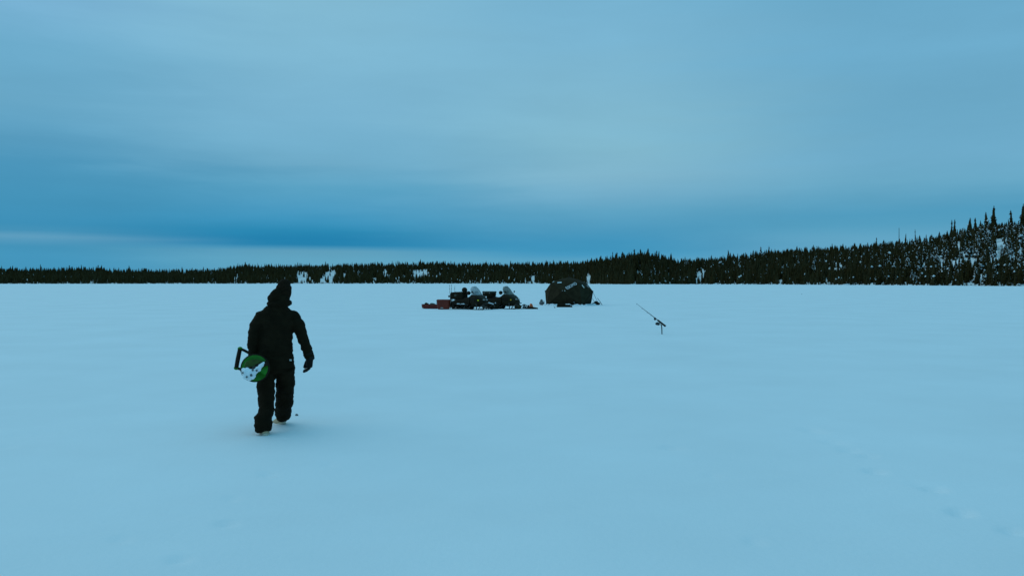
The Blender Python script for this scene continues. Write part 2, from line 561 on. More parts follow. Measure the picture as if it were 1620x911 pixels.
us = np.concatenate([np.arange(-900, -100, 24), np.arange(-100, 900, 7), np.arange(900, 1760, 4), np.arange(1760, 2600, 24)])
ts = np.concatenate([[-4, -1.5, 0, 1, 2.2, 4, 6], np.arange(9, 240, 4.5), [250, 270, 300, 350, 420, 520, 650, 800]])
U, T = np.meshgrid(us, ts)
dep = shore(U) + T
hx = (U - 810) / FPX * dep
hz = hill_z(U, T)
idx = np.arange(U.size).reshape(U.shape)
quads = np.stack([idx[:-1, :-1], idx[:-1, 1:], idx[1:, 1:], idx[1:, :-1]], -1).reshape(-1, 4)
hills = link_mesh('hills', np_mesh('hills', np.stack([hx.ravel(), dep.ravel(), hz.ravel()], -1), quads, M_hill))
hills['kind'] = 'structure'

# ---- conifers
rng = random.Random(7)


def spruce_mesh(seed, whorls, nb, width, club, snow, core=True, blades=2, skirt=0.06):
    """unit-height narrow boreal spruce; returns crown verts/faces (tris) and snow verts/faces"""
    r_ = random.Random(seed)
    V, F, SV, SF = [], [], [], []
    lean = (r_.uniform(-.02, .02), r_.uniform(-.02, .02))
    def axis(z): return (lean[0] * z + .012 * math.sin(z * 6 + seed), lean[1] * z + .012 * math.cos(z * 5 + seed))
    for i in range(whorls):
        q = (i + r_.uniform(-.3, .3)) / (whorls - 1)
        q = min(max(q, 0), 1)
        z = skirt + (0.985 - skirt) * q
        w = width * ((1 - q) ** 0.75) * r_.uniform(.72, 1.15) + .010
        if club and .80 < q < .95: w *= 1.0 + club
        if club and .64 < q < .78: w *= 0.62
        ax, ay = axis(z)
        ph0 = r_.uniform(0, 6.28)
        for j in range(nb):
            if r_.random() < .10: continue
            a = ph0 + 6.283 * j / nb + r_.uniform(-.35, .35)
            L = w * r_.uniform(.55, 1.25)
            ca, sa = math.cos(a), math.sin(a)
            dz = -L * r_.uniform(.25, .75) + .006
            hw = L * r_.uniform(.26, .42) + .004
            mx = L * r_.uniform(.5, .68)
            th = .020 + .018 * (1 - q)
            o = len(V)
            V += [(ax, ay, z + th), (ax + ca * mx - sa * hw, ay + sa * mx + ca * hw, z + dz * .55),
                  (ax + ca * L, ay + sa * L, z + dz), (ax + ca * mx + sa * hw, ay + sa * mx - ca * hw, z + dz * .55),
                  (ax, ay, z - th * 1.5)]
            F += [(o, o + 1, o + 2), (o, o + 2, o + 3)]
            if blades > 2: F += [(o + 4, o + 2, o + 1), (o + 4, o + 3, o + 2)]
            if r_.random() < snow and L > .02:
                c = (ax + ca * mx * 1.05, ay + sa * mx * 1.05, z + dz * .5 + .006)
                rx = max(hw * r_.uniform(.7, 1.2), .016) * 1.45; rz = rx * r_.uniform(.6, .9)
                o = len(SV)
                SV += [(c[0] + rx, c[1], c[2]), (c[0], c[1] + rx, c[2] - rz * .3), (c[0] - rx, c[1], c[2]), (c[0], c[1] - rx, c[2] - rz * .3),
                       (c[0], c[1], c[2] + rz), (c[0], c[1], c[2] - rz * .8)]
                SF += [(o, o + 1, o + 4), (o + 1, o + 2, o + 4), (o + 2, o + 3, o + 4), (o + 3, o, o + 4),
                       (o + 1, o, o + 5), (o + 2, o + 1, o + 5), (o + 3, o + 2, o + 5), (o, o + 3, o + 5)]
    if core:
        n = 5 if core is True else 4
        prof = ((skirt * .5, .58), (.16, .70), (.36, .58), (.57, .44), (.78, .25), (.985, .0))
        if core is not True: prof = (prof[0], prof[1], prof[3], prof[5])
        o = len(V)
        for (z0, k0) in prof:
            for j in range(n):
                a = 6.283 * j / n + z0 * 3
                rr = width * k0 * r_.uniform(.7, 1.2)
                V.append((axis(z0)[0] + rr * math.cos(a), axis(z0)[1] + rr * math.sin(a), z0))
        for q in range(len(prof) - 1):
            for j in range(n):
                p0, p1, p2, p3 = o + q * n + j, o + q * n + (j + 1) % n, o + (q + 1) * n + (j + 1) % n, o + (q + 1) * n + j
                F += [(p0, p1, p2), (p0, p2, p3)]
    return np.array(V, float), np.array(F, int), np.array(SV, float).reshape(-1, 3), np.array(SF, int).reshape(-1, 3)


# clearings: open snow between the trees (photo column, row, half width, half height in pixels)
CLEAR = [(478, 436, 12, 6), (521, 435, 10, 8), (512, 444, 10, 3.5), (660, 432, 9, 5), (672, 430, 8, 4), (560, 432, 3, 3), (609, 431, 2.5, 4), (593, 445, 3, 4),
         (931, 440, 8, 6), (1108, 432, 7, 8), (1135, 440, 5, 7), (1104, 440, 5, 5), (1058, 424, 4, 4), (1012, 425, 3, 5), (1309, 408, 7, 2.5), (1321, 421, 2.5, 6),
         (1330, 420, 4, 2), (1348, 412, 2.5, 5), (1362, 410, 3, 6), (1585, 384, 11, 5), (1540, 404, 4, 7), (1578, 402, 6, 8), (1600, 404, 4, 8), (1612, 402, 3, 7), (1518, 388, 2, 5),
         (842, 441, 6, 3), (44, 443, 3, 4), (56, 440, 2, 4), (145, 444, 3, 5), (154, 444, 2, 4), (375, 444, 2.5, 5), (388, 444, 2.5, 4), (395, 445, 2, 4), (1552, 430, 2, 4),
         (1426, 420, 3, 7), (1462, 415, 2.5, 9), (1474, 426, 3, 7), (1490, 418, 2.5, 8), (1176, 440, 2, 6), (1035, 441, 2.5, 5)]


def row_of(u, t):
    return HZN - (hill_z(u, t) - CAM_H) / (shore(u) + t) * FPX


nr = np.random.default_rng(5)


def scatter(u0, u1, n, tmax_add, tpow=1.0):
    u = nr.uniform(u0, u1, n)
    t = 0.5 + (crest(u) + tmax_add) * nr.uniform(0, 1, n) ** tpow
    return u, t


parts = [scatter(-880, 0, 3000, 25), scatter(0, 960, 6800, 30, 1.1), scatter(940, 1090, 1500, 20, 1.1), scatter(1080, 1640, 4600, 30, 1.05), scatter(1640, 2590, 2600, 20),
         scatter(0, 960, 700, -130, 1.0), scatter(960, 1640, 420, -170 + 40, 1.0)]
for (u0, u1, n_, lo, hi) in ((-100, 960, 3600, .45, 1.08), (380, 960, 1800, .35, .85), (960, 1080, 350, .5, 1.05), (1080, 1640, 700, .72, 1.05), (1080, 1440, 700, .15, .8)):
    q_ = nr.uniform(u0, u1, n_); parts.append((q_, crest(q_) * nr.uniform(lo, hi, n_)))
Uu = np.concatenate([p[0] for p in parts]); Tt = np.concatenate([p[1] for p in parts])
Tt = np.clip(Tt, 0.6, None)
ok = np.ones(len(Uu), bool)
rows = row_of(Uu, Tt)
Ht = treeh(Uu) * nr.uniform(.45, 1.12, len(Uu)) * np.where(nr.random(len(Uu)) < .06, 1.25, 1.0)
Ht *= np.where(Tt < 10, nr.uniform(.55, 1.0, len(Uu)), 1.0) * np.where(Tt > crest(Uu) * .82, nr.uniform(.5, 1.0, len(Uu)) ** 1.2 * ridge(Uu) / treeh(Uu) * 1.05, 1.0)
# natural openness of the right-hand hillside
xw = (Uu - 810) / FPX * (shore(Uu) + Tt)
open_ = vnoise(xw / 17., Tt / 17., 33)
thr = np.interp(Uu, [0, 900, 1080, 1300, 1450, 1620], [-2, -2, -.85, -.80, -.62, -.55])
mid = (Tt > 14) & (Tt < crest(Uu) * .75)
ok &= ~((open_ < thr) & mid)
hpx = Ht * FPX / (shore(Uu) + Tt)
for (cx, cy, hw, hh) in CLEAR:
    # remove trees whose crown would stand in front of the opening
    ju = Uu + hw * .5 * vnoise(rows / 3.0, Uu / 3.0, 51)
    q = ((ju - cx) / (hw * .8)) ** 2
    pr_ = .95 if (cx, cy) in ((478, 436), (521, 435), (512, 444), (931, 440), (1585, 384), (1578, 402)) else .88 if (cx, cy) in ((660, 432), (672, 430), (1108, 432), (1135, 440), (609, 431), (1540, 404)) else .76
    up = cy - hh * np.sqrt(np.clip(1 - q, 0, 1)); dn = cy + hh * np.sqrt(np.clip(1 - q, 0, 1))
    ins = (q < 1) & (rows > up) & (rows - hpx * .85 < dn)
    ok &= ~(ins & (nr.random(len(Uu)) < pr_))
Uu, Tt, Ht, rows = Uu[ok], Tt[ok], Ht[ok], rows[ok]
dist = shore(Uu) + Tt
# how much of each tree shows: walk outwards and keep the highest top seen per half pixel column
order = np.argsort(dist)
cover = np.zeros(3300) - 1e9
vis = np.zeros(len(Uu))
for i in order:
    u = Uu[i]
    if u < -10 or u > 1630: continue
    hp = Ht[i] * FPX / dist[i]; wd = hp * .10
    a = int((u + 10 - wd) * 2); b = int((u + 10 + wd) * 2) + 1
    topv = HZN - rows[i] + hp; base = HZN - rows[i]
    c = cover[max(a, 0):b]
    vis[i] = np.clip(topv - np.maximum(c, base), 0, None).mean() * hp * .2 if len(c) else 0
    cover[max(a, 0):b] = np.maximum(c, topv - hp * .12)
score = vis
NIND = 268
best = set(np.argsort(-score)[:NIND].tolist())

# prototypes for the individual trees
PROTO = []
for sd, (wh, nb, wdt, club, sn) in enumerate([(26, 7, .16, .5, .0), (24, 8, .19, .3, .02), (28, 7, .135, .7, .0), (22, 8, .21, .1, .03),
                                            (24, 7, .17, .4, .17), (26, 8, .20, .2, .24), (22, 7, .15, .5, .20), (24, 8, .22, .1, .28)]):
    V, F, SV, SF = spruce_mesh(100 + sd, wh, nb, wdt, club, sn, True, 4)
    cm = np_mesh('crown', V, F, M_needle if sd % 3 else M_needle2, False)
    smm = np_mesh('snow_cover', SV, SF, M_snowclump, True) if len(SV) else None
    tb = MB(); tb.tube([(0, 0, -.03), (0, 0, .4), (.004, 0, .97)], [.017, .012, .003], 7)
    PROTO.append((tb.mesh('trunk', M_bark), cm, smm))

def tree_words(u, t, snowy):
    """label and group by what can be told apart: snow or none, height on the slope, and landmarks beside it"""
    kind = 'snow flecked spruce' if snowy else 'dark snowless spruce'
    if u < 945:
        where = ('on the far left shore, left of the walking person' if u < 425 else 'on the far shore between the walking person and the snowmobiles' if u < 715
                 else 'on the far shore behind the snowmobiles and the tent')
    elif u < 1076:
        where = 'on the left half of the knoll behind the tent' if u < 1022 else 'on the right half of the knoll behind the tent'
    else:
        part = ('between knoll and dead trunk' if u < 1422 else 'between dead trunk and tallest spruce' if u < 1565 else 'right of the tallest spruce')
        lvl = 'at the hill foot' if t < 9 else ('on the lower slope' if t < 80 else 'high on the right hill')
        where = lvl + ' ' + part
    return kind + ' ' + where, kind.replace('spruce', 'spruces') + ' ' + where


def make_tree(u, t, h, pi, wscale=1.0, rot=None, label=None, group=None, name='spruce_tree', z=None):
    d = float(shore(u) + t)
    gz_ = float(hill_z(u, t)) if z is None else z
    o = empty(name, ((u - 810) / FPX * d, d, gz_ - .05), rng.uniform(0, 6.28) if rot is None else rot)
    o.scale = (h * wscale, h * wscale, h)
    tr, cr, sn = PROTO[pi]
    for nm, mm in (('trunk', tr), ('crown', cr), ('snow_cover', sn)):
        if mm is None: continue
        c = bpy.data.objects.new(nm, mm); COL.objects.link(c); c.parent = o
        if nm == 'snow_cover': c['kind'] = 'stuff'
    return tag(o, label, 'tree', group)


for i in sorted(best):
    u = Uu[i]; t = Tt[i]
    psnow = np.interp(u, [0, 900, 1080, 1350, 1480, 1620], [.05, .06, .08, .13, .45, .65]) * np.interp(t, [15, 60], [.35, 1])
    if t < 6: psnow *= .6
    s = rng.random() < psnow
    pi = rng.choice([4, 5, 6, 7]) if s else rng.choice([0, 1, 2, 3])
    lb, gp = tree_words(u, t, s)
    make_tree(u, t, float(Ht[i]), pi, rng.uniform(.85, 1.2), None, lb, gp)

# trees that stand out on the skyline, each with a look of its own
SPECIAL = [  # column, row of the top, height (m), prototype, width factor, label
    (1505, 347.5, 7.8, 2, 1.21, 'slim dark spruce on the skyline, left one of a close pair on the right hill'),
    (1509.5, 346.5, 8.0, 0, 1.21, 'slim dark spruce on the skyline, right one of a close pair on the right hill'),
    (1572, 325, 12.5, 1, 1.25, 'tallest bushy spruce rising above the skyline of the right hill'),
    (1560, 335, 9.5, 3, 1.35, 'broad spruce on the skyline just left of the tallest bushy spruce'),
    (1599, 332, 10.5, 2, 1.35, 'pointed spruce on the skyline between the tallest spruce and the right edge of the photo'),
    (1618.5, 322, 12.5, 1, 1.35, 'tall spruce cut by the right edge of the photo on the hilltop'),
    (1534, 344, 9.0, 3, 1.35, 'dense dark spruce on the skyline, midway between the slim pair and the tallest spruce'),
    (1543, 344, 8.6, 0, 1.35, 'sharp topped spruce on the skyline next to the dense dark spruce of the right hill'),
    (1447.5, 362, 7.0, 2, 0.68, 'pole thin spruce on the skyline, right of the bare dead trunk'),
    (1386.5, 375, 6.0, 0, 1.21, 'short spruce standing clear on the skyline left of the bare dead trunk'),
    (1432.5, 369, 6.0, 3, 0.94, 'small bushy spruce on the skyline between two thin poles'),
    (1216.5, 389, 6.8, 1, 1.21, 'single taller spruce on the low skyline in the middle of the right hill'),
    (1152, 395, 6.6, 3, 1.31, 'stout spruce on the low skyline right of the knoll'),
    (1013, 393.5, 9.5, 1, 1.35, 'tall spruce on top of the knoll, left of the twin tops'),
    (1024.5, 392.5, 9.8, 3, 1.35, 'dense twin topped spruce at the summit of the knoll'),
    (1039, 396, 8.0, 2, 1.21, 'thin spruce on the knoll just right of its summit'),
    (1003.5, 393.5, 9.0, 0, 1.31, 'ragged spruce on the left shoulder of the knoll summit'),
    (969, 398, 8.2, 2, 0.86, 'thin spruce standing clear at the left end of the knoll'),
    (976, 398.5, 8.2, 0, 0.86, 'second thin spruce from the left end of the knoll'),
    (985, 398.5, 8.2, 2, 1.21, 'third spruce from the left end of the knoll, standing clear'),
    (155.5, 418.5, 8.5, 1, 1.21, 'tallest spruce above the low skyline on the far left'),
    (110, 419, 8.3, 2, 1.21, 'thin spruce above the far left skyline, left of the tallest there'),
    (288, 421.5, 8.0, 3, 0.94, 'lone spruce above the dip of the low skyline on the left'),
]
for (u, yt, h, pi, wf, lb) in SPECIAL:
    # find where on the slope a tree of this height ends at that row
    best_t = float(crest(u))
    d = float(shore(u)) + best_t
    ztop = CAM_H + (HZN - yt) / FPX * d
    gz_ = min(ztop - h, float(hill_z(u, best_t)))
    make_tree(u, best_t, ztop - gz_, pi, wf * h / max(ztop - gz_, h), None, lb, None, z=gz_ + .05)

# bare dead trunk on the skyline
u, yt = 1422, 360.5
t = float(crest(u)); d = float(shore(u)) + t
gz_ = float(hill_z(u, t)); zt = CAM_H + (HZN - yt) / FPX * d
o = empty('dead_trunk', ((u - 810) / FPX * d, d, gz_))
tag(o, 'bare dead trunk sticking straight up from the skyline of the right hill', 'tree')
mb = MB(); hh = zt - gz_
mb.tube([(0, 0, -.3), (.03, 0, hh * .5), (.0, 0, hh)], [.26, .22, .14], 8); mb.build('trunk', M_bark, o)
mb = MB()
for q in range(16):
    a = rng.uniform(0, 6.28); z0 = hh * rng.uniform(.3, .97); L = rng.uniform(.25, .6)
    mb.tube([(0, 0, z0), (math.cos(a) * L, math.sin(a) * L, z0 - .1)], [.04, .015], 5)
mb.build('branch_stubs', M_bark, o)


# leafless grey birches among the spruces
def birch_meshes(seed):
    r_ = random.Random(seed)
    tb, cb = MB(), MB()
    tb.tube([(0, 0, -.2), (.1, 0, 2.5), (.05, .05, 5)], [.10, .07, .03], 6)
    def grow(p, d_, L, r, lev):
        q = p + d_ * L
        cb.tube([p, p + d_ * L * .5 + Vector((r_.uniform(-1, 1), r_.uniform(-1, 1), 0)) * L * .06, q], [r, r * .8, r * .55], 3, cap=False)
        if lev == 0: return
        for _ in range(4 if lev > 1 else 5):
            nd = (d_ + Vector((r_.uniform(-1, 1), r_.uniform(-1, 1), r_.uniform(-.1, .7))) * .62).normalized()
            grow(p + d_ * L * r_.uniform(.4, 1), nd, L * r_.uniform(.5, .75), r * .6, lev - 1)
    for z in (1.2, 1.9, 2.6, 3.2, 3.9, 4.5):
        for _ in range(2):
            a = r_.uniform(0, 6.28)
            grow(Vector((.05, 0, z)), Vector((math.cos(a) * .6, math.sin(a) * .6, .8)).normalized(), 1.5 * (1 - z / 9), .035, 2)
    return tb.mesh('trunk', M_twig), cb.mesh('crown', M_twig, False)


BP = [birch_meshes(s) for s in (3, 4, 5)]
BIRCH = [(1518, 384, 7.5), (1526, 380, 6.5), (1548, 378, 7.5), (1222, 412, 6), (1228, 410, 6.5), (1282, 406, 6.5), (1291, 404, 7), (1298, 406, 6), (1263, 418, 6.5),
         (1383, 392, 6), (1406, 404, 6), (1316, 428, 6), (1052, 410, 6), (1048, 409, 5.5), (1178, 424, 6), (983, 420, 6), (967, 428, 5.5), (1578, 408, 6), (1590, 412, 6)]
for n_, (u, yb, h) in enumerate(BIRCH):
    tt = np.arange(2, float(crest(u)) + 5, 2.)
    rw = row_of(np.full_like(tt, u), tt)
    j = int(np.argmin(np.abs(rw - yb)))
    d = float(shore(u)) + tt[j]
    o = empty('bare_birch', ((u - 810) / FPX * d, d - 2, float(hill_z(u, tt[j]))), rng.uniform(0, 6))
    o.scale = (h / 5.3,) * 3
    for nm, mm in zip(('trunk', 'crown'), BP[n_ % 3]):
        c = bpy.data.objects.new(nm, mm); COL.objects.link(c); c.parent = o
    if u > 1100: tag(o, 'leafless grey birch among the spruces of the right hand hillside', 'tree', 'bare birches on the right hillside')
    else: tag(o, 'leafless grey birch among the spruces of the knoll', 'tree', 'bare birches on the knoll')

# the rest of the forest: one mass
LOD = []
for sd in range(10):
    snow = 0 if sd < 5 else .17
    LOD.append(spruce_mesh(300 + sd, 11, 5, [.165, .20, .15, .22, .18][sd % 5], [.5, .2, .8, .0, .4][sd % 5], snow, True, 2))
FAR = [spruce_mesh(400 + sd, 5, 4, [.17, .20, .15, .22, .18][sd], .3, .12 if sd > 2 else 0, 2, 2) for sd in range(5)]     # mostly hidden behind nearer trees
VA, FA, MI = [], [], []
off = 0
yu = nr.uniform(-100, 1640, 900); yt_ = nr.uniform(-2.0, 1.5, 900)
n0 = len(Uu)
Uu = np.concatenate([Uu, yu]); Tt = np.concatenate([Tt, yt_]); Ht = np.concatenate([Ht, nr.uniform(.5, 1.0, 900) ** 2 * 3.2]); dist = shore(Uu) + Tt
for i in range(len(Uu)):
    if i in best: continue
    u = Uu[i]
    psnow = np.interp(u, [0, 900, 1080, 1350, 1480, 1620], [.03, .04, .07, .13, .52, .75]) * np.interp(Tt[i], [15, 60], [.3, 1]) * np.interp(Tt[i] / float(crest(u)), [.75, .95], [1, .35])
    s = nr.random() < psnow and i < n0
    V, F, SV, SF = LOD[int(nr.integers(5, 10)) if s else int(nr.integers(0, 5))]
    if (i < n0 and -10 < u < 1630 and vis[i] < 2.4) or u < -120 or u > 1740: V, F, SV, SF = FAR[int(nr.integers(3, 5)) if s else int(nr.integers(0, 3))]
    h = Ht[i]; a = nr.uniform(0, 6.28); w = h * nr.uniform(.85, 1.25)
    ca, sa = math.cos(a), math.sin(a)
    d = dist[i]; gx_ = (u - 810) / FPX * d; gz_ = max(float(hill_z(u, Tt[i])), 0) - .1
    W = np.concatenate([V, SV]) if len(SV) else V
    P = np.stack([(W[:, 0] * ca - W[:, 1] * sa) * w + gx_, (W[:, 0] * sa + W[:, 1] * ca) * w + d, W[:, 2] * h + gz_], -1)
    VA.append(P)
    FA.append(F + off)
    MI.append(np.full(len(F), i % 2))
    if len(SF): FA.append(SF + off + len(V)); MI.append(np.full(len(SF), 2))
    off += len(P)
forest = link_mesh('forest', np_mesh('forest', np.concatenate(VA), np.concatenate(FA), [M_needle, M_needle2, M_snowclump], False, np.concatenate(MI)))
forest['kind'] = 'stuff'
forest['label'] = 'dense dark spruce forest covering the low hills along the far shore'
forest['category'] = 'forest'

# low drifts and shrubs along the waterline
mb = MB(); sb = MB()
for q in range(150):
    u = rng.uniform(900, 1625); t = rng.uniform(-1.5, 2.5); d = float(shore(u)) + t
    x = (u - 810) / FPX * d
    z = float(hill_z(u, t))
    if q % 3:
        mb.ball((x, d, z), (rng.uniform(.5, 1.6), rng.uniform(.5, 1.2), rng.uniform(.2, .6)), 8, 5, jit=.15, rng=rng)
    else:
        for _ in range(7):
            a = rng.uniform(0, 6.28); L = rng.uniform(.5, 1.3)
            sb.tube([(x, d, z - .1), (x + math.cos(a) * L * .6, d + math.sin(a) * L * .6, z + L)], [.05, .02], 4)
o = mb.build('shore_snow_drifts', M_snowclump); o['kind'] = 'stuff'
o = sb.build('shore_brush', M_needle2, smooth=False); o['kind'] = 'stuff'

# ------------------------------------------------------------------ person walking away
PD = 9.45
PX0 = (437 - 810) / FPX * PD
yaw = math.atan2(-PX0, PD)
person_loc = Vector((PX0, PD, sz(PX0, PD)))
Rz = Matrix.Rotation(yaw, 3, 'Z')
RzI = Rz.inverted()


def pl(x, y, ly):
    """local point of the person's frame (ly metres ahead of the root) seen at photo pixel (x, y)"""
    c = RzI @ (Vector((0, 0, CAM_H)) - person_loc)
    d = RzI @ Vector(((x - 810) / FPX, 1, (HZN - y) / FPX))
    s = (ly - c.y) / d.y
    return c + d * s


def pch(lst, n=14, flat=1.0):
    """list of (x, y, ly, r[, ry]) in photo pixels -> points and radii"""
    pts = [pl(a[0], a[1], a[2]) for a in lst]
    return pts, [a[3] for a in lst]


# --- body: one continuous figure (covered by the clothes almost everywhere)
b = MB()
hd = pl(449, 460, 0.02)
hrot = Matrix.Rotation(R(-6), 3, 'Z')                 # head turned a little to the right
def hp(x, y, z): return hd + hrot @ Vector((x, y, z))
b.ball(hd, (.074, .092, .112), 18, 14, hrot)
b.ball(hp(0, .045, -.065), (.050, .050, .050), 14, 10, hrot)           # jaw and chin
b.tube([hp(0, .082, .012), hp(0, .106, -.022)], [.010, .015], 8)          # nose
b.ball(hp(0, .100, -.026), (.014, .013, .010), 8, 6, hrot)
b.ball(hp(0, .080, .030), (.050, .020, .012), 12, 6, hrot)                # brow
b.ball(hp(0, .085, -.058), (.022, .013, .006), 10, 6, hrot)               # upper lip
b.ball(hp(0, .084, -.070), (.019, .013, .006), 10, 6, hrot)               # lower lip
for sx in (-1, 1):
    b.ball(hp(sx * .072, -.005, -.008), (.010, .020, .030), 8, 8, hrot)   # ear
    b.ball(hp(sx * .046, .062, -.026), (.022, .022, .020), 8, 6, hrot)    # cheek
sh_c = pl(440, 488, 0)
b.tube([pl(444, 484, 0), pl(448, 470, .01)], [.062, .056], 14)
b.tube([pl(437, 582, 0), pl(437, 550, 0), pl(438, 515, 0), pl(439, 499, 0), pl(441, 487, 0)], [(.145, .10), (.14, .095), (.155, .10), (.14, .085), (.07, .06)], 18, up=(0, 1, 0))
LA = [(416, 505, 0, .050), (403.5, 525, -.01, .045), (401, 541, .0, .040), (401, 566, .07, .030)]
RA = [(462, 504, 0, .050), (474.5, 521, -.02, .045), (481, 538, -.02, .040), (489.5, 563, .02, .030)]
LL = [(424, 585, 0, .088), (421.5, 606, .0, .080), (421, 630, -.03, .060), (421, 650, -.10, .055), (418, 676, -.17, .042)]
RL = [(451, 584, .01, .085), (451, 603, .09, .078), (450, 624, .19, .060), (448, 645, .34, .055), (446.5, 658, .49, .040)]
for ch in (LA, RA, LL, RL):
    p_, r_ = pch(ch); b.caps(p_, r_)


def hand(mbx, wrist, palm_dir, side, back, curl, sc=1.0, fat=1.0, thumb_out=.6):
    """palm, four fingers of different lengths and a thumb; palm_dir: wrist->knuckles, side: towards the thumb, back: out of the back of the hand"""
    pd = Vector(palm_dir).normalized(); sd = Vector(side); sd = (sd - pd * sd.dot(pd)).normalized(); bk = pd.cross(sd)
    if bk.dot(Vector(back)) < 0: bk = -bk
    k0 = Vector(wrist) + pd * .092 * sc
    mbx.tube([Vector(wrist) - pd * .02, Vector(wrist) + pd * .03 * sc, k0], [(.030 * sc * fat, .022 * sc * fat), (.040 * sc * fat, .020 * sc * fat), (.043 * sc * fat, .017 * sc * fat)], 14, up=bk)
    for q, (o_, L) in enumerate(((.031, .072), (.011, .082), (-.010, .077), (-.030, .060))):
        p = k0 + sd * o_ * sc - pd * .012
        d_ = pd.copy(); pts = [p]; rr = [.0105 * fat]
        for s_, fr in ((0, .45), (1, .32), (2, .26)):
            ang = curl[q] * (.6, 1.0, .8)[s_]
            d_ = (Matrix.Rotation(ang, 3, sd if sd.cross(pd).dot(-bk) > 0 else -sd) @ d_)
            p = p + d_ * L * fr * sc * 1.05
            pts.append(p); rr.append((.0098, .009, .0078)[s_] * fat)
        mbx.caps(pts, [r * sc for r in rr], 10)
    p = Vector(wrist) + pd * .030 * sc + sd * .030 * sc
    d1 = (pd * .75 + sd * thumb_out - bk * .35).normalized()
    d2 = (pd * .95 + sd * .12 - bk * .35).normalized()
    mbx.caps([p, p + d1 * .038 * sc, p + d1 * .038 * sc + d2 * .032 * sc, p + d1 * .038 * sc + d2 * .056 * sc], [.0145 * fat * sc, .0125 * fat * sc, .0105 * fat * sc, .0085 * fat * sc], 10)


wr = pl(489.5, 566, .02)
wl = pl(401, 567, .07)
hand(b, wr, (-.05, .10, -1), (-.25, 1, 0), (1, 0, 0), [.42, .46, .50, .56])
AUG_C = pl(402, 582, .10)                                        # where the left hand grips the shaft
hand(b, wl, AUG_C - wl + Vector((-.035, 0, .045)), (0, 1, 0), (-1, 0, 0), [1.15, 1.2, 1.22, 1.25])
body_me = remeshed(b, 'person', [M_skin], .0075, 4, .4)
person = link_mesh('person', body_me)
person.location = person_loc
person.rotation_euler = (0, 0, yaw)
tag(person, 'person in black winter clothes walking away across the snow carrying a green auger', 'person')
for sx in (-1, 1):
    e = MB(); e.ball(hp(sx * .030, .080, .004), .0125, 12, 8); e.build('eye', M_eye, person)
    i_ = MB(); i_.ball(hp(sx * .030, .0905, .004), (.006, .003, .006), 10, 6, hrot); i_.build('iris', M_hair, person)
    m = MB(); m.tube([hp(sx * .016, .092, .024), hp(sx * .046, .079, .024)], .004, 6); m.build('eyebrow', M_hair, person)
h_ = MB(); h_.ball(hp(0, -.022, .012), (.078, .076, .098), 16, 12, hrot)
h_.build('hair', M_hair, person)

# --- jacket
j = MB()
j.tube([pl(437.5, 578, 0), pl(437, 560, 0), pl(436, 540, 0), pl(437, 520, 0), pl(438, 506, -.005), pl(439, 497, -.005), pl(440, 490, -.005), pl(441, 483, 0)],
       [(.192, .150), (.196, .150), (.188, .150), (.190, .150), (.215, .142), (.205, .128), (.165, .11), (.105, .09)], 26, up=(0, 1, 0))
JL = [(414, 503, 0, .085), (405.5, 517, -.01, .080), (402, 530, -.01, .074), (401, 541, .0, .072), (401, 555, .04, .066), (401, 566, .07, .056)]
JR = [(464, 502, 0, .085), (472.5, 516, -.02, .077), (477, 528, -.025, .068), (480.5, 540, -.02, .064), (485, 552, 0, .058), (489, 564, .02, .052)]
for ch in (JL, JR):
    p_, r_ = pch(ch); j.caps(p_, r_, 18)
    w_ = Vector(p_[-1]); d_ = (Vector(p_[-1]) - Vector(p_[-2])).normalized()
    j.tube([w_ - d_ * .03, w_ + d_ * .012], [r_[-1] + .009, r_[-1] + .006], 16)       # cuff
jm = remeshed(j, 'jacket', [M_cloth], .0105, 5, .5)
wrinkle(jm, .011, (9, 9, 19), 3.1); wrinkle(jm, .005, (22, 22, 42), 8.0)
jacket = link_mesh('jacket', jm, person)
hm = MB()
pz = MB()
hm.tube([pl(437.5, 571, 0), pl(437.5, 581.5, 0)], [(.200, .156), (.196, .153)], 32, up=(0, 1, 0)); hem = hm.build('hem', M_cloth2, jacket)

# --- hood, bunched round the neck and standing up on the left
hb = MB()
hb.ball(pl(441, 481, -.01), (.140, .130, .052), 20, 10)
hb.ball(pl(432, 472, -.03), (.062, .075, .078), 16, 10)
hb.ball(pl(438, 466, -.05), (.070, .060, .080), 16, 10)
hb.ball(pl(447, 475, -.06), (.085, .060, .068), 16, 10)
hb.ball(pl(456, 479, .0), (.045, .080, .036), 14, 10)
hb.ball(pl(442, 490, -.075), (.105, .050, .060), 16, 10)
hbm = remeshed(hb, 'hood', [M_cloth], .010, 3, .5)
wrinkle(hbm, .010, (16, 16, 22), 5.0)
link_mesh('hood', hbm, person)

# --- balaclava round the head and jaw, open at the face
bb = MB(); bb.ball(hp(0, -.022, -.010), (.092, .090, .120), 20, 14, hrot); bb.tube([pl(444, 486, -.01), hp(0, -.01, -.06)], [.080, .074], 16)
link_mesh('balaclava', remeshed(bb, 'balaclava', [M_knit], .010, 3, .5), person)
# --- knit hat
kb = MB()
kb.ball(hp(0, -.004, .034), (.083, .100, .096), 20, 14, hrot)
kb.ball(hp(.010, -.004, .085), (.070, .078, .054), 16, 10, hrot)
kb.tube([hp(0, -.004, .002), hp(0, -.004, .050)], [(.088, .106), (.089, .107)], 24, up=hrot @ Vector((0, 1, 0)))
km = remeshed(kb, 'knit_hat', [M_knit], .009, 3, .5)
wrinkle(km, .005, (26, 26, 14), 2.0)
link_mesh('knit_hat', km, person)

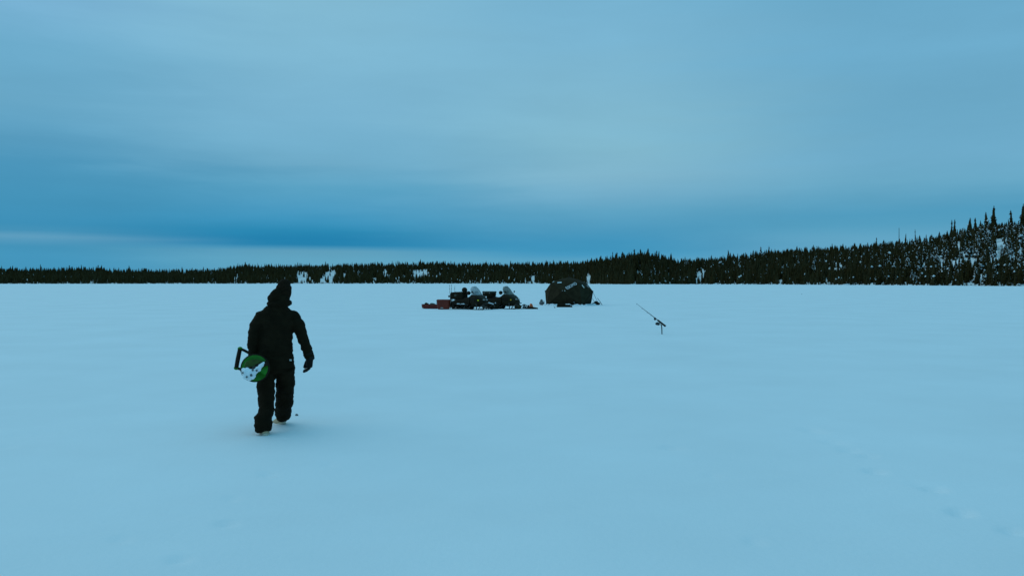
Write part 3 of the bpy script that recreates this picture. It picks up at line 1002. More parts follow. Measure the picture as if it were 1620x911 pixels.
# --- trousers
t_ = MB()
t_.tube([pl(437.5, 560, 0), pl(437.5, 578, 0), pl(437.5, 590, 0)], [(.170, .128), (.188, .140), (.150, .125)], 24, up=(0, 1, 0))
TL = [(423.1, 584, 0, 0.112), (420.6, 600, .0, 0.102), (419.6, 613, -.01, 0.106), (420.6, 622, -.02, 0.094), (420.1, 634, -.03, 0.097), (421.1, 645, -.08, 0.086), (418.6, 654, -.12, 0.092), (415.9, 664, -.15, 0.103), (415.9, 672, -.17, 0.102), (417.1, 682, -.18, 0.084)]
TR = [(451.5, 580, 0, .116), (451.5, 596, .06, .106), (451, 611, .12, .108), (450, 621, .17, .100), (449.5, 634, .24, .107), (448, 645, .34, .100), (447.2, 653, .42, .100), (448.5, 660.5, .50, .080)]
for ch in (TL, TR):
    p_, r_ = pch(ch)
    t_.tube(p_, r_, 18)
tm = remeshed(t_, 'trousers', [M_cloth2], .0105, 5, .5)
wrinkle(tm, .015, (7, 7, 17), 1.7); wrinkle(tm, .005, (20, 20, 38), 6.0)
trousers = link_mesh('trousers', tm, person)
lt = MB(); p = pl(459.5, 569.5, -.115)
lt.box(p, (.026, .006, .020), Matrix.Rotation(R(15), 3, 'Y')); lt.build('logo_patch', M_tag, jacket)

# --- gloves
for (w_, d_, sd_, bk_, cu_, ar) in ((wr, (-.05, .10, -1), (-.25, 1, 0), (1, 0, 0), [.42, .46, .50, .56], RA), (wl, AUG_C - wl + Vector((-.035, 0, .045)), (0, 1, 0), (-1, 0, 0), [1.15, 1.2, 1.22, 1.25], LA)):
    gb = MB()
    hand(gb, w_, d_, sd_, bk_, cu_, 1.12, 1.75)
    a_ = pl(*ar[-2][:3]); b_ = pl(*ar[-1][:3]); q = (b_ - a_).normalized()
    gb.tube([b_ - q * .055, b_ + q * .05], [.056, .050], 14)
    gm = remeshed(gb, 'glove', [M_glove], .0052, 3, .45)
    link_mesh('glove', gm, person)

# --- boots: tan pac boots, left heel just lifting, right one ahead
for (hx_, hy_, ly_, ang, pitch) in ((418.5, 681, -.17, 6, -9), (444.5, 664.5, .50, 26, -16)):
    base = pl(hx_, hy_, ly_)
    gr = 0.035
    rot = Matrix.Rotation(R(ang), 3, 'Z') @ Matrix.Rotation(R(pitch), 3, 'X')
    def bt(x, y, z): return base + rot @ Vector((x, y, z))
    fb = MB()
    fb.tube([bt(0, -.02, .13), bt(0, -.01, .05)], [.062, .066], 16)
    fb.tube([bt(0, -.055, -.0), bt(0, .05, -.0), bt(0, .15, -.008), bt(0, .215, -.015)], [(.050, .045), (.054, .050), (.056, .040), (.040, .028)], 16, up=rot @ Vector((0, 0, 1)))
    fb.ball(bt(0, -.045, .0), (.050, .045, .045), 14, 10, rot)
    bm_ = remeshed(fb, 'boot', [M_boot], .008, 4, .5)
    bo = link_mesh('boot', bm_, person)
    so = MB()
    out = []
    for q in range(24):
        a = 2 * math.pi * q / 24
        yy = .08 + .165 * math.sin(a); wx = .054 * math.cos(a) * (1.0 + .12 * math.sin(a))
        out.append((wx, yy))
    so.loft([[bt(x, y, -.058) for x, y in out], [bt(x * 1.06, y, -.046) for x, y in out], [bt(x * 1.05, y, -.030) for x, y in out]])
    so.build('sole', M_sole, bo)

# ------------------------------------------------------------------ ice auger in the left hand
ac = pl(402, 582, -.38)                      # centre of the flight end
ax_pts_front = pl(401, 577, .38)
aloc = person_loc + Rz @ ac
aug = empty('ice_auger', aloc, 0)
axis = (Rz @ (ax_pts_front - ac)).normalized()          # from the blade end towards the power head
axis = (axis + Vector((.10, 0, -.07))).normalized()     # carried a little across the body
upv = Vector((0, 0, 1)); upv = (upv - axis * upv.dot(axis)).normalized(); sdv = axis.cross(upv).normalized()   # sdv: to the right of the axis
tag(aug, 'green ice auger with its spiral end full of snow, carried level by the person', 'ice auger')


def ap(s, u, w): return axis * s + sdv * u + upv * w


FR = .152
sh = MB(); sh.tube([ap(-.03, 0, 0), ap(.66, 0, 0)], .020, 12); sh.build('shaft', M_dmetal, aug)
fl = MB(); ed = MB()
N = 72; turns = 1.55; pitch = .135
for side in (0, 1):
    pass
secs_in, secs_out = [], []
vs, fs = [], []
for i in range(N + 1):
    a = -R(35) + 2 * math.pi * turns * i / N; s = pitch * turns * i / N
    c_, s_ = math.cos(a), math.sin(a)
    for (r0, ds) in ((.018, .005), (FR * .55, .004), (FR - .006, .003), (FR - .006, -.003), (FR * .55, -.004), (.018, -.005)):
        vs.append(ap(s + ds, c_ * r0, s_ * r0))
for i in range(N):
    for q in range(6):
        fs.append((i * 6 + q, i * 6 + (q + 1) % 6, (i + 1) * 6 + (q + 1) % 6, (i + 1) * 6 + q))
fs += [(0, 1, 2, 3, 4, 5), tuple(N * 6 + q for q in range(5, -1, -1))]
fl.add(vs, fs); flight = fl.build('flight', M_green, aug)
ed.tube([ap(pitch * turns * i / N, math.cos(-R(35) + 2 * math.pi * turns * i / N) * FR, math.sin(-R(35) + 2 * math.pi * turns * i / N) * FR) for i in range(N + 1)], .0065, 8)
ed.build('flight_edge', M_blackpl, flight)
# dark green face plate and cutting blades at the end
bl = MB()
for a0 in (20, 200):
    a = R(a0)
    t1 = Vector((math.cos(a), math.sin(a), 0)); t2 = Vector((-math.sin(a), math.cos(a), 0))
    def bp(r, w, s): q = t1 * r + t2 * w; return ap(s, q.x, q.y)
    bl.add([bp(.02, -.025, -.02), bp(FR * .98, -.03, -.012), bp(FR * .98, .03, -.018), bp(.02, .03, -.024),
            bp(.02, -.025, -.012), bp(FR * .98, -.03, -.006), bp(FR * .98, .03, -.011), bp(.02, .03, -.016)],
           [(0, 1, 2, 3), (7, 6, 5, 4), (0, 4, 5, 1), (1, 5, 6, 2), (2, 6, 7, 3), (3, 7, 4, 0)])
bl.build('blade', M_blackpl, aug)
fp = MB()
pts = [(math.cos(R(a)) * .105, math.sin(R(a)) * .062 + .035) for a in range(0, 360, 15)]
fp.loft([[ap(-.004, x, y) for x, y in pts], [ap(-.012, x * .96, y) for x, y in pts]]); fp.build('face_plate', M_dgreen, aug)
sn = MB()
rs = random.Random(4)
def lump(x, y, r, s=-.02, fl_=.6): sn.ball(ap(s, x, y), r, 12, 8, None, .10, rs)
for (x, y, r) in ((-.095, -.045, .042), (-.055, -.060, .050), (-.085, -.085, .040), (-.020, -.055, .042), (-.050, -.105, .036), (-.015, -.095, .034), (.015, -.035, .032), (.040, -.010, .028),
                  (.065, .015, .026), (.085, .035, .022), (.100, .055, .014), (-.110, -.020, .026), (.055, -.020, .020), (-.075, -.025, .030)):
    lump(x, y, r)
snm = remeshed(sn, 'packed_snow', [M_snowclump], .0075, 2, .4)
wrinkle(snm, .006, (40, 40, 40), 1.0)
link_mesh('packed_snow', snm, aug)
ic = MB()  # grey lumps added to stand in for dark, shaded hollows in the packed snow
for (x, y, r) in ((-.012, -.022, .013), (-.028, -.080, .014), (.030, -.030, .012), (-.075, -.100, .011), (-.118, -.052, .010)):
    ic.ball(ap(-.062, x, y), (r, r * .8, r), 8, 6, None, .2, rs)
o_ = ic.build('snow_shade_spots', M_greyblue, aug); o_['kind'] = 'stuff'
# power head and handlebars ahead of the hand
ph = MB(); ph.tube([ap(.60, 0, 0), ap(.66, 0, 0), ap(.80, 0, 0), ap(.86, 0, 0)], [.06, .085, .085, .06], 20); ph.build('power_head', M_blackpl, aug)
bt_ = MB(); bt_.box(ap(.76, .03, .09), (.10, .14, .08), Matrix((sdv, axis, upv)).transposed()); bt_.build('battery', M_green, aug)


def awp(x, y, ly):
    return person_loc + Rz @ pl(x, y, ly) - aloc


HL = .26
c1, c2 = awp(379.5, 551.5, HL), awp(373.5, 582, HL)
i1, i2 = awp(393, 558, HL), awp(386, 586.5, HL)
hb1 = MB(); hb1.tube([c1, (c1 + c2) / 2 + Vector((-.002, 0, 0)), c2], [.025, .027, .025], 12)
hnd = hb1.build('handle', M_blackpl, aug)
for nm, (p, q) in (('handle_bar', (c1, i1)), ('handle_bar', (c2, i2))):
    m = MB(); m.tube([p, p.lerp(q, .5) + Vector((0, 0, .004)), q], .0165, 10); m.build(nm, M_blackpl, aug)
m = MB(); m.tube([i1, awp(402, 566, HL + .08), ap(.62, 0, 0)], .015, 10); m.build('handle_bar', M_blackpl, aug)
m = MB(); m.tube([i2, awp(398, 585, HL + .08), ap(.64, 0, 0)], .015, 10); m.build('handle_bar', M_blackpl, aug)
for p in (c1, c2):
    m = MB(); m.ball(p, (.030, .024, .024), 14, 9); m.build('corner_joint', M_green, aug)

# ------------------------------------------------------------------ rod in a holder on the ice
d = gdepth(528.5)
rb = at(1047.3, 528.5, d)
rh = empty('rod_holder', (rb.x, rb.y, sz(rb.x, rb.y)))
tag(rh, 'small dark stake with a cradle holding a rod over the ice, right of the tent', 'rod holder')
O = Vector(rh.location)
def rp(x, y, dy=0): return at(x, y, d + dy) - O
m = MB(); m.tube([rp(1047.4, 531), rp(1047.2, 521), rp(1046.6, 513.5)], [.017, .018, .019], 8); m.build('stake', M_rod, rh)
m = MB(); m.tube([rp(1042.0, 507.5), rp(1046.5, 511.0), rp(1050.2, 514.0)], [.024, .030, .026], 10); m.build('cradle', M_rod, rh)
m = MB(); m.tube([rp(1046.6, 513.6), rp(1044.6, 513.4), rp(1043.4, 511.2)], [.012, .010, .010], 8); m.build('bracket', M_rod, rh)
fr = empty('fishing_rod', rh.location)
tag(fr, 'thin fishing rod pointing up to the left from the stake on the open ice', 'fishing rod')
m = MB(); m.tube([rp(1040.5, 506.3, -.03), rp(1053, 516, -.03)], [.028, .034], 10); m.build('handle', M_rubber, fr)
m = MB(); m.tube([rp(1040.5, 506.3, -.03), rp(1030, 498, -.03), rp(1019, 489.7, -.03), rp(1007, 480, -.03)], [.0135, .0105, .0075, .0045], 7); m.build('blank', M_tip, fr)
for (x, y, r_) in ((1036.3, 504.3, .050),):
    m = MB(); m.ball(rp(x, y, -.03), (r_ * .8, .022, r_), 12, 8); m.build('bite_bell', M_rod, fr)
for (x, y, r_) in ((1030, 498.3, .02), (1024, 493.9, .017), (1016, 487.6, .014), (1007.2, 480.3, .010)):
    m = MB(); c = rp(x, y + .8, -.03)
    m.tube([c + Vector((math.cos(a) * r_, 0, math.sin(a) * r_)) for a in [R(q * 40) for q in range(10)]], .003, 5); m.build('line_guide', M_rod, fr)
m = MB(); m.ball(rp(1040.2, 512.0, -.03), (.072, .04, .052), 14, 9); m.tube([rp(1042.6, 513.4, -.03), rp(1044.2, 509.8, -.03)], .010, 7)
reel = m.build('reel', M_rod, fr)
m = MB(); m.tube([rp(1041.8, 513.6, -.05), rp(1043.4, 514.2, -.10)], .008, 6); m.ball(rp(1042.4, 514.0, -.07), .020, 10, 7); m.build('crank', M_rod, reel)

# ------------------------------------------------------------------ snowmobiles
def snowmobile(loc, rz, label, cowl, lens, screen):
    root = empty('snowmobile', loc, rz)
    root.scale = (1.04, 1.04, 1.04)
    tag(root, label, 'snowmobile')
    # track
    prof = []
    for i in range(40):
        a = 2 * math.pi * i / 40
        c_, s_ = math.cos(a), math.sin(a)
        px = -.55 + .78 * (abs(c_) ** .35) * (1 if c_ > 0 else -1)
        pz = .19 + .17 * (abs(s_) ** .6) * (1 if s_ > 0 else -1) + (.06 * max(0, (px + .1)))
        prof.append((px, pz))
    m = MB()
    n = len(prof)
    inn = [(-.55 + (x + .55) * .94, .19 + (z - .19) * .82) for x, z in prof]
    vs = [(x, y, z) for y in (-.20, .20) for x, z in prof] + [(x, y, z) for y in (-.20, .20) for x, z in inn]
    fs = []
    for i in range(n):
        q = (i + 1) % n
        fs += [(i, q, n + q, n + i), (2 * n + q, 2 * n + i, 3 * n + i, 3 * n + q), (q, i, 2 * n + i, 2 * n + q), (n + i, n + q, 3 * n + q, 3 * n + i)]
    m.add(vs, fs)
    for i in range(0, n, 1):
        x, z = prof[i]; x2, z2 = prof[(i + 1) % n]
        nx, nz = z2 - z, -(x2 - x); L = math.hypot(nx, nz) or 1
        m.box((x + nx / L * .012, 0, z + nz / L * .012), (.018, .38, .018))
    m.build('track', M_rubber, root)
    for x in (-1.18, -.80, -.42, -.05):
        w = MB(); w.tube([(x, -.215, .17), (x, -.10, .17)], .13 if x in (-1.18,) else .115, 16); w.build('bogie_wheel', M_blackpl, root)
        w = MB(); w.tube([(x, .10, .17), (x, .215, .17)], .13 if x in (-1.18,) else .115, 16); w.build('bogie_wheel', M_blackpl, root)
    m = MB(); m.loft([[(x, y, z) for y, z in rrect(.14, zt - zb, .02, 2, (0, (zt + zb) / 2))] for x, zb, zt in ((-1.22, .10, .26), (-1.0, .05, .40), (.0, .05, .40), (.30, .18, .40))]); m.build('suspension_frame', M_blackpl, root)
    m = MB(); m.tube([(-1.15, -.19, .10), (-.3, -.19, .09), (.1, -.19, .14), (.25, -.19, .22)], .016, 6); m.tube([(-1.0, -.19, .12), (-.5, -.12, .36)], .018, 6); m.tube([(-.4, -.19, .12), (0.1, -.12, .36)], .018, 6)
    m.build('suspension_rail', M_metal, root)
    m = MB(); m.loft([[(x, y + (0), z) for y, z in rrect(.46, .15, .03, 3, (0, .44))] for x in (-1.36, -.6, .35)]); m.build('tunnel', M_hood, root)
    m = MB(); m.add([(-1.36, -.2, .40), (-1.36, .2, .40), (-1.50, .2, .12), (-1.50, -.2, .12), (-1.35, -.2, .40), (-1.35, .2, .40), (-1.485, .2, .12), (-1.485, -.2, .12)],
                    [(0, 1, 2, 3), (7, 6, 5, 4), (0, 4, 5, 1), (1, 5, 6, 2), (2, 6, 7, 3), (3, 7, 4, 0)]); m.build('snow_flap', M_rubber, root)
    for s in (-1, 1):
        m = MB(); m.box((-.30, s * .33, .335), (1.15, .22, .03)); rbd = m.build('running_board', M_dmetal, root)
        m = MB()
        r2 = random.Random(int(10 + s + loc[0] * 10))
        for _ in range(7): m.ball((r2.uniform(-.8, .2), s * r2.uniform(.28, .42), .355), (r2.uniform(.06, .13), .05, r2.uniform(.02, .045)), 8, 5)
        m.build('snow_patch', M_snowclump, rbd)
    # seat
    secs = []
    for x, w, zt in ((-1.05, .26, .72), (-.98, .31, .80), (-.6, .33, .80), (-.2, .31, .74), (.15, .26, .76), (.32, .20, .82), (.36, .15, .80)):
        secs.append([(x, y, z) for y, z in rrect(w, zt - .50, .07, 4, (0, (zt + .50) / 2))])
    m = MB(); m.loft(secs); m.build('seat', M_vinyl, root)
    for s in (-1, 1):
        m = MB(); m.loft([[(x, s * .27 + y, z) for y, z in rrect(.10, zt - .33, .03, 3, (0, (zt + .33) / 2))] for x, zt in ((-1.15, .50), (-.9, .62), (-.2, .66), (.3, .82))]); m.build('side_panel', cowl, root)
    # cowl
    secs = []
    for x, w, zb, zt in ((.18, .46, .34, .86), (.40, .66, .30, .96), (.70, .80, .28, .98), (1.0, .78, .28, .86), (1.22, .60, .30, .72), (1.36, .36, .36, .58), (1.40, .20, .40, .52)):
        secs.append([(x, y, z) for y, z in rrect(w, zt - zb, min(.16, w * .4, (zt - zb) * .42), 5, (0, (zt + zb) / 2))])
    m = MB(); m.loft(secs); hood = m.build('cowl', cowl, root)
    for s in (-1, 1):
        m = MB(); m.box((.62, s * .405, .62), (.34, .02, .16), Matrix.Rotation(R(8), 3, 'Y'))
        m.build('side_vent', M_blackpl, hood)
        m = MB(); m.ball((1.05, s * .365, .60), (.055, .03, .035), 12, 8); m.build('reflector', lens, hood)
        m = MB(); m.ball((1.30, s * .13, .63), (.06, .09, .045), 14, 8); m.build('headlight', M_metal, hood)
    m = MB(); m.loft([[(x, y, z) for y, z in rrect(w, .14, .05, 3, (0, zc))] for x, w, zc in ((.2, .42, .30), (.7, .56, .26), (1.15, .46, .30), (1.36, .2, .36))]); m.build('belly_pan', M_blackpl, root)
    m = MB(); m.tube([(1.30, -.24, .36), (1.46, -.20, .40), (1.50, 0, .42), (1.46, .20, .40), (1.30, .24, .36)], .018, 8); m.build('bumper', M_dmetal, root)
    # windscreen: a curved thin sheet
    m = MB(); rows_ = []
    for lay in (0, .006):
        for iv in range(9):
            v = iv / 8
            row = []
            for iu in range(13):
                a = R(-78 + 156 * iu / 12)
                w = .43 * (1 - .22 * v * v) * (1 if v < .7 else 1 - (v - .7) * 1.2)
                x = .52 + (.40 - .22 * v) * math.cos(a) * .95 - .20 * v + lay
                z = .92 + .52 * v * (1 - .12 * (1 - math.cos(a)))
                row.append((x, math.sin(a) * w, z))
            rows_.append(row)
    vs = [p for r_ in rows_ for p in r_]; fs = []
    for lay in (0, 9):
        for i in range(8):
            for q in range(12):
                a = (lay + i) * 13 + q
                fs.append((a, a + 1, a + 14, a + 13))
    for q in range(12): fs.append((8 * 13 + q, 8 * 13 + q + 1, 17 * 13 + q + 1, 17 * 13 + q)); fs.append((q, q + 1, 9 * 13 + q + 1, 9 * 13 + q))
    for i in range(8):
        fs.append((i * 13, (i + 1) * 13, (i + 10) * 13, (i + 9) * 13)); fs.append((i * 13 + 12, (i + 1) * 13 + 12, (i + 10) * 13 + 12, (i + 9) * 13 + 12))
    m.add(vs, fs); m.build('windscreen', screen, root)
    # handlebar
    m = MB(); m.tube([(.20, -.38, 1.02), (.27, -.22, 1.06), (.33, 0, 1.04), (.27, .22, 1.06), (.20, .38, 1.02)], .015, 8); m.tube([(.42, 0, .84), (.33, 0, 1.04)], .03, 8)
    hbz = m.build('handlebar', M_dmetal, root)
    for s in (-1, 1):
        m = MB(); m.tube([(.25, s * .27, 1.055), (.195, s * .40, 1.015)], .026, 10); m.build('grip', M_rubber, hbz)
        m = MB(); m.ball((.27, s * .35, 1.03), (.11, .14, .12), 14, 9); m.build('hand_muff', M_blackpl, hbz)
        m = MB(); m.tube([(.75, s * .36, .95), (.70, s * .47, 1.08)], .012, 6); m.ball((.70, s * .49, 1.10), (.04, .07, .05), 10, 7); m.build('mirror', M_blackpl, root)
    # skis
    for s in (-1, 1):
        m = MB(); secs = []
        for x, z, w in ((.50, .045, .08), (.56, .018, .14), (.95, .012, .15), (1.30, .014, .15), (1.48, .05, .14), (1.60, .13, .11), (1.66, .21, .07)):
            secs.append([(x, s * .45 + y, z + q) for y, q in ((-w / 2, 0), (w / 2, 0), (w / 2, .03), (0, .045), (-w / 2, .03))])
        m.loft(secs); ski = m.build('ski', M_blackpl, root)
        m = MB(); m.tube([(1.15, s * .45, .05), (1.28, s * .45, .22), (1.48, s * .45, .31), (1.64, s * .45, .27), (1.66, s * .45, .22)], .026, 7); m.build('ski_loop', M_dmetal, ski)
        m = MB(); m.tube([(1.02, s * .45, .04), (.96, s * .44, .42)], .030, 8); m.tube([(.98, s * .44, .34), (.80, s * .24, .36)], .018, 7); m.tube([(.98, s * .44, .20), (.95, s * .20, .30)], .018, 7)
        m.tube([(.97, s * .40, .30), (.85, s * .28, .62)], .032, 8)
        m.build('spindle', M_dmetal, root)
    m = MB(); m.tube([(-1.05, -.20, .53), (-1.36, -.20, .58), (-1.43, -.16, .64), (-1.43, .16, .64), (-1.36, .20, .58), (-1.05, .20, .53)], .016, 8); m.tube([(-1.36, -.2, .58), (-1.36, -.2, .46)], .014, 6); m.tube([(-1.36, .2, .58), (-1.36, .2, .46)], .014, 6)
    m.build('rear_rack', M_dmetal, root)
    m = MB(); m.box((-1.375, 0, .47), (.02, .22, .05)); m.build('tail_light', M_red, root)
    return root


DA, DB = 51.0, 52.2
pa = at(742.5, 0, DA); pb = at(792.0, 0, DB)
YA, YB = R(-40), R(-36)
LA_ = Vector((pa.x, DA, sz(pa.x, DA) - .04)); LB_ = Vector((pb.x, DB, sz(pb.x, DB) - .04))
sm1 = snowmobile(LA_, YA, 'black snowmobile with a pale windscreen and bag on its back, nearest the red sled', M_hood, M_yellow, M_screen)
sm2 = snowmobile(LB_, YB, 'dark snowmobile with a box on its rear rack, nearest the tent', M_hood2, M_amber, M_screen2)


def on(base, rz, x, y, z): return Vector(base) + Matrix.Rotation(rz, 3, 'Z') @ Vector((x, y, z))


def lumpy(name, c, r, m, seed, jit=.08, mats=None, rot=None):
    q = MB(); q.ball(c, r, 18, 12, rot, jit, random.Random(seed))
    me_ = remeshed(q, name, [m], max(min(r) * .16, .012), 4, .5)
    return me_


# bag strapped to the back of the first machine, and a helmet on it
cb = empty('cargo_bag', on(LA_, YA, -.90, 0, .66), YA)
tag(cb, 'bulky black cargo bag strapped on the back of the snowmobile by the red sled', 'bag')
m = MB(); m.loft([[(x, y, z) for y, z in rrect(w, h, .09, 4, (0, h / 2))] for x, w, h in ((-.54, .50, .30), (-.50, .60, .44), (0, .64, .47), (.46, .60, .44), (.54, .46, .34))])
bgm = remeshed(m, 'bag_body', [M_cargo], .03, 4, .5); wrinkle(bgm, .03, (5, 5, 5), 2.0); link_mesh('bag_body', bgm, cb)
for x in (-.25, .2):
    m = MB(); m.tube([(x, -.33, .02), (x, -.32, .42), (x, 0, .49), (x, .32, .42), (x, .33, .02)], [(.022, .008)] * 5, 6); m.build('strap', M_rubber, cb)
m = MB(); m.ball((-.02, -.315, .24), (.12, .035, .09), 12, 8); m.build('side_pocket', M_cargog, cb)
hl = empty('helmet', on(LA_, YA, -.42, 0, 1.08), YA); hl.scale = (1.2, 1.2, 1.15)
tag(hl, 'round black helmet resting on the cargo bag of a snowmobile', 'helmet')
m = MB(); m.ball((0, 0, .155), (.155, .135, .150), 20, 14); m.tube([(0.02, 0, .0), (.03, 0, .10)], [(.12, .11), (.135, .125)], 20, up=(1, 0, 0)); m.build('shell', M_hood, hl)
m = MB(); m.ball((.05, 0, .15), (.118, .122, .065), 18, 10); m.build('visor', M_blackpl, hl)
m = MB(); m.ball((.09, 0, .06), (.085, .08, .05), 14, 9); m.build('chin_bar', M_hood, hl)

# jacket slung over the handlebar side + box on the second machine
bx = empty('cargo_box', on(LB_, YB, -.92, 0, .81), YB)
tag(bx, 'grey green storage box on the rear of the snowmobile beside the tent', 'box')
m = MB(); m.loft([[(x, y, z) for x, y in rrect(.80 * k_, .52 * k_, .07, 4)] for z, k_ in ((0, .92), (.04, .97), (.24, 1.0))]); m.build('box_body', M_cargo, bx)
m = MB(); m.loft([[(x, y, z) for x, y in rrect(.84 * k_, .56 * k_, .08, 4)] for z, k_ in ((.243, 1.0), (.31, 1.0), (.345, .93))]); m.build('lid', M_cargog, bx)
for x in (-.22, .22):
    m = MB(); m.box((x, -.285, .235), (.05, .02, .08)); m.build('latch', M_metal, bx)

# goggles-bag lump between the machines
gb_ = empty('duffel_bag', at(781.0, 486.8, 51.3))
gb_.location.z = sz(gb_.location.x, gb_.location.y)
tag(gb_, 'dark duffel bag on the snow between the two snowmobiles', 'bag')
q = lumpy('bag_body', (0, 0, .22), (.42, .26, .24), M_cargo, 3); wrinkle(q, .03, (6, 6, 6), 4.); link_mesh('bag_body', q, gb_)
m = MB(); m.tube([(-.2, -.20, .36), (-.12, -.24, .47), (.12, -.24, .47), (.2, -.20, .36)], .016, 6); m.build('carry_handle', M_rubber, gb_)
m = MB()
rs = random.Random(9)
for _ in range(9): m.ball((rs.uniform(-.3, .3), rs.uniform(-.26, -.05), rs.uniform(.3, .42)), (rs.uniform(.05, .10), .06, .035), 8, 5)
m.build('snow_patch', M_snowclump, gb_)

# ---- red cargo sled with a red tote in front of it
SD = 52.3
sl = at(683, 0, SD)
sled = empty('cargo_sled', (sl.x, SD, sz(sl.x, SD)), R(-8))
tag(sled, 'low open red plastic sled lying left of the snowmobiles', 'sled')
secs = []
for (x, w, z0) in ((-.62, .40, .08), (-.56, .54, .03), (-.3, .60, .0), (.4, .60, .0), (.62, .54, .06), (.72, .40, .16)):
    secs.append((x, w, z0))
m = MB()
rings = []
for x, w, z0 in secs:
    h = .25
    rings.append([(x, -w / 2, h + z0 * .2), (x, -w / 2 * .88, z0 + .02), (x, -w / 2 * .78, z0), (x, w / 2 * .78, z0), (x, w / 2 * .88, z0 + .02), (x, w / 2, h + z0 * .2),
                  (x, w / 2 - .02, h + z0 * .2), (x, w / 2 * .86 - .01, z0 + .045), (x, -w / 2 * .86 + .01, z0 + .045), (x, -w / 2 + .02, h + z0 * .2)])
m.loft(rings); m.build('hull', M_red, sled)
m = MB(); rim = [(-.62, -.2, .27), (-.56, -.28, .26), (-.3, -.305, .255), (.4, -.305, .255), (.62, -.28, .265), (.72, -.2, .29), (.74, 0, .30), (.72, .2, .29), (.62, .28, .265), (.4, .305, .255), (-.3, .305, .255), (-.56, .28, .26), (-.62, .2, .27), (-.64, 0, .27), (-.62, -.2, .27)]
m.tube(rim, .022, 8); m.build('rim', M_red, sled)
m = MB(); m.tube([(.74, -.15, .12), (1.1, -.05, .10), (1.35, 0, .14)], .012, 6); m.tube([(.74, .15, .12), (1.1, .05, .10), (1.35, 0, .14)], .012, 6); m.build('tow_bar', M_dmetal, sled)
for (x, w, h, lb, mm) in ((-.36, .22, .34, 'small black bundle at the left end inside the open red sled', M_cargo), (.05, .34, .31, 'long dark green bundle in the middle of the open red sled', M_cargog)):
    z0 = sled.location + Matrix.Rotation(R(-8), 3, 'Z') @ Vector((x, 0, .045))
    bo = empty('gear_bundle', z0, R(-8)); tag(bo, lb, 'bundle')
    q = lumpy('bundle_cover', (0, 0, h / 2), (w * .75, .20, h / 2), mm, int(x * 50) + 30, .12); wrinkle(q, .03, (8, 8, 8), x); link_mesh('bundle_cover', q, bo)
    m = MB(); m.tube([(0, -.20, h * .35), (0, -.12, h * .9), (0, .12, h * .9), (0, .20, h * .35)], .012, 6); m.build('cord', M_rope, bo)
TD = 51.0
tp = at(701.8, 0, TD)
tote = empty('red_tote', (tp.x, TD, sz(tp.x, TD)), R(-10))
tag(tote, 'tall dark red lidded tote standing against the right end of the red sled', 'box')
m = MB(); m.loft([[(x, y, z) for x, y in rrect(.82 * k_, .50 * k_, .10, 5)] for z, k_ in ((0, .78), (.05, .88), (.30, .96), (.50, 1.0))]); m.build('tub', M_red2, tote)
m = MB(); m.loft([[(x, y, z) for x, y in rrect(.86 * k_, .54 * k_, .11, 5)] for z, k_ in ((.503, 1.0), (.57, 1.0), (.615, .94), (.625, .86))]); m.build('lid', M_red2, tote)
for s in (-1, 1):
    m = MB(); m.tube([(s * .40, -.12, .40), (s * .46, -.10, .38), (s * .46, .10, .38), (s * .40, .12, .40)], .018, 8); m.build('handle', M_blackpl, tote)
m = MB(); m.box((-.05, -.245, .10), (.16, .03, .05)); m.build('scuffed_corner', M_tag, tote)

# ---- rods standing in the snow behind the sled
for n_, (x, yb, yt, dx, lb) in enumerate(((712.2, 480, 450.5, -1.0, 'upright fishing rod with a dark reel, leftmost of three behind the red tote'),
                                         (714.6, 480, 450, -.4, 'upright thin fishing rod without a reel, between two others behind the red tote'),
                                         (719.2, 480, 452, .4, 'faint upright rod tip, closest to the black cargo bag'))):
    dd = 52.4 + n_ * .3
    p0 = at(x, yb, dd); p0.z = sz(p0.x, dd)
    ro = empty('fishing_rod', p0); tag(ro, lb, 'fishing rod', None)
    zb = .45
    top = at(x + dx, yt, dd) - p0
    hm_ = Vector((.0, 0, zb)).lerp(Vector((top.x, 0, top.z)), .0)
    m = MB(); m.tube([(.02, 0, -.05), (.0, 0, .95)], [.022, .018], 8); m.build('handle', M_rubber, ro)
    m = MB(); m.tube([(0, 0, .9), (top.x * .5, 0, top.z * .72), (top.x, 0, top.z)], [.016, .012, .007], 6); m.build('blank', M_tip, ro)
    if n_ == 0:
        m = MB(); m.ball((-.075, -.02, .80), (.055, .04, .075), 12, 8); m.tube([(-.07, -.02, .8), (0, 0, .8)], .014, 6); m.build('reel', M_rod, ro)
    for zz in (1.05, 1.3, 1.5):
        f_ = (zz - .9) / (top.z - .9)
        if f_ < 1:
            m = MB(); m.ball((top.x * f_ - .02, 0, zz), (.016, .010, .022), 8, 6); m.build('line_guide', M_rod, ro)

# ---- bags at the nose of the second snowmobile
def bag(px, py, dd, r, m_, label, name='gear_bag', seed=1, knob=True):
    p = at(px, py, dd); p.z = sz(p.x, dd)
    o_ = empty(name, p); tag(o_, label, 'bag')
    q = MB(); q.ball((0, 0, r[2] * .55), (r[0], r[1], r[2] * .62), 16, 10, None, .06, random.Random(seed)); q.ball((-.02, 0, r[2] * 1.1), (r[0] * .55, r[1] * .55, r[2] * .55), 14, 10)
    me_ = remeshed(q, 'bag_body', [m_], .022, 3, .5); wrinkle(me_, .022, (9, 9, 9), seed * 1.7); link_mesh('bag_body', me_, o_)
    if knob:
        m = MB(); m.tube([(-.05, 0, r[2] * 1.5), (-.03, 0, r[2] * 1.66), (.04, 0, r[2] * 1.66), (.05, 0, r[2] * 1.5)], .014, 6); m.build('carry_loop', M_rope, o_)
    return o_


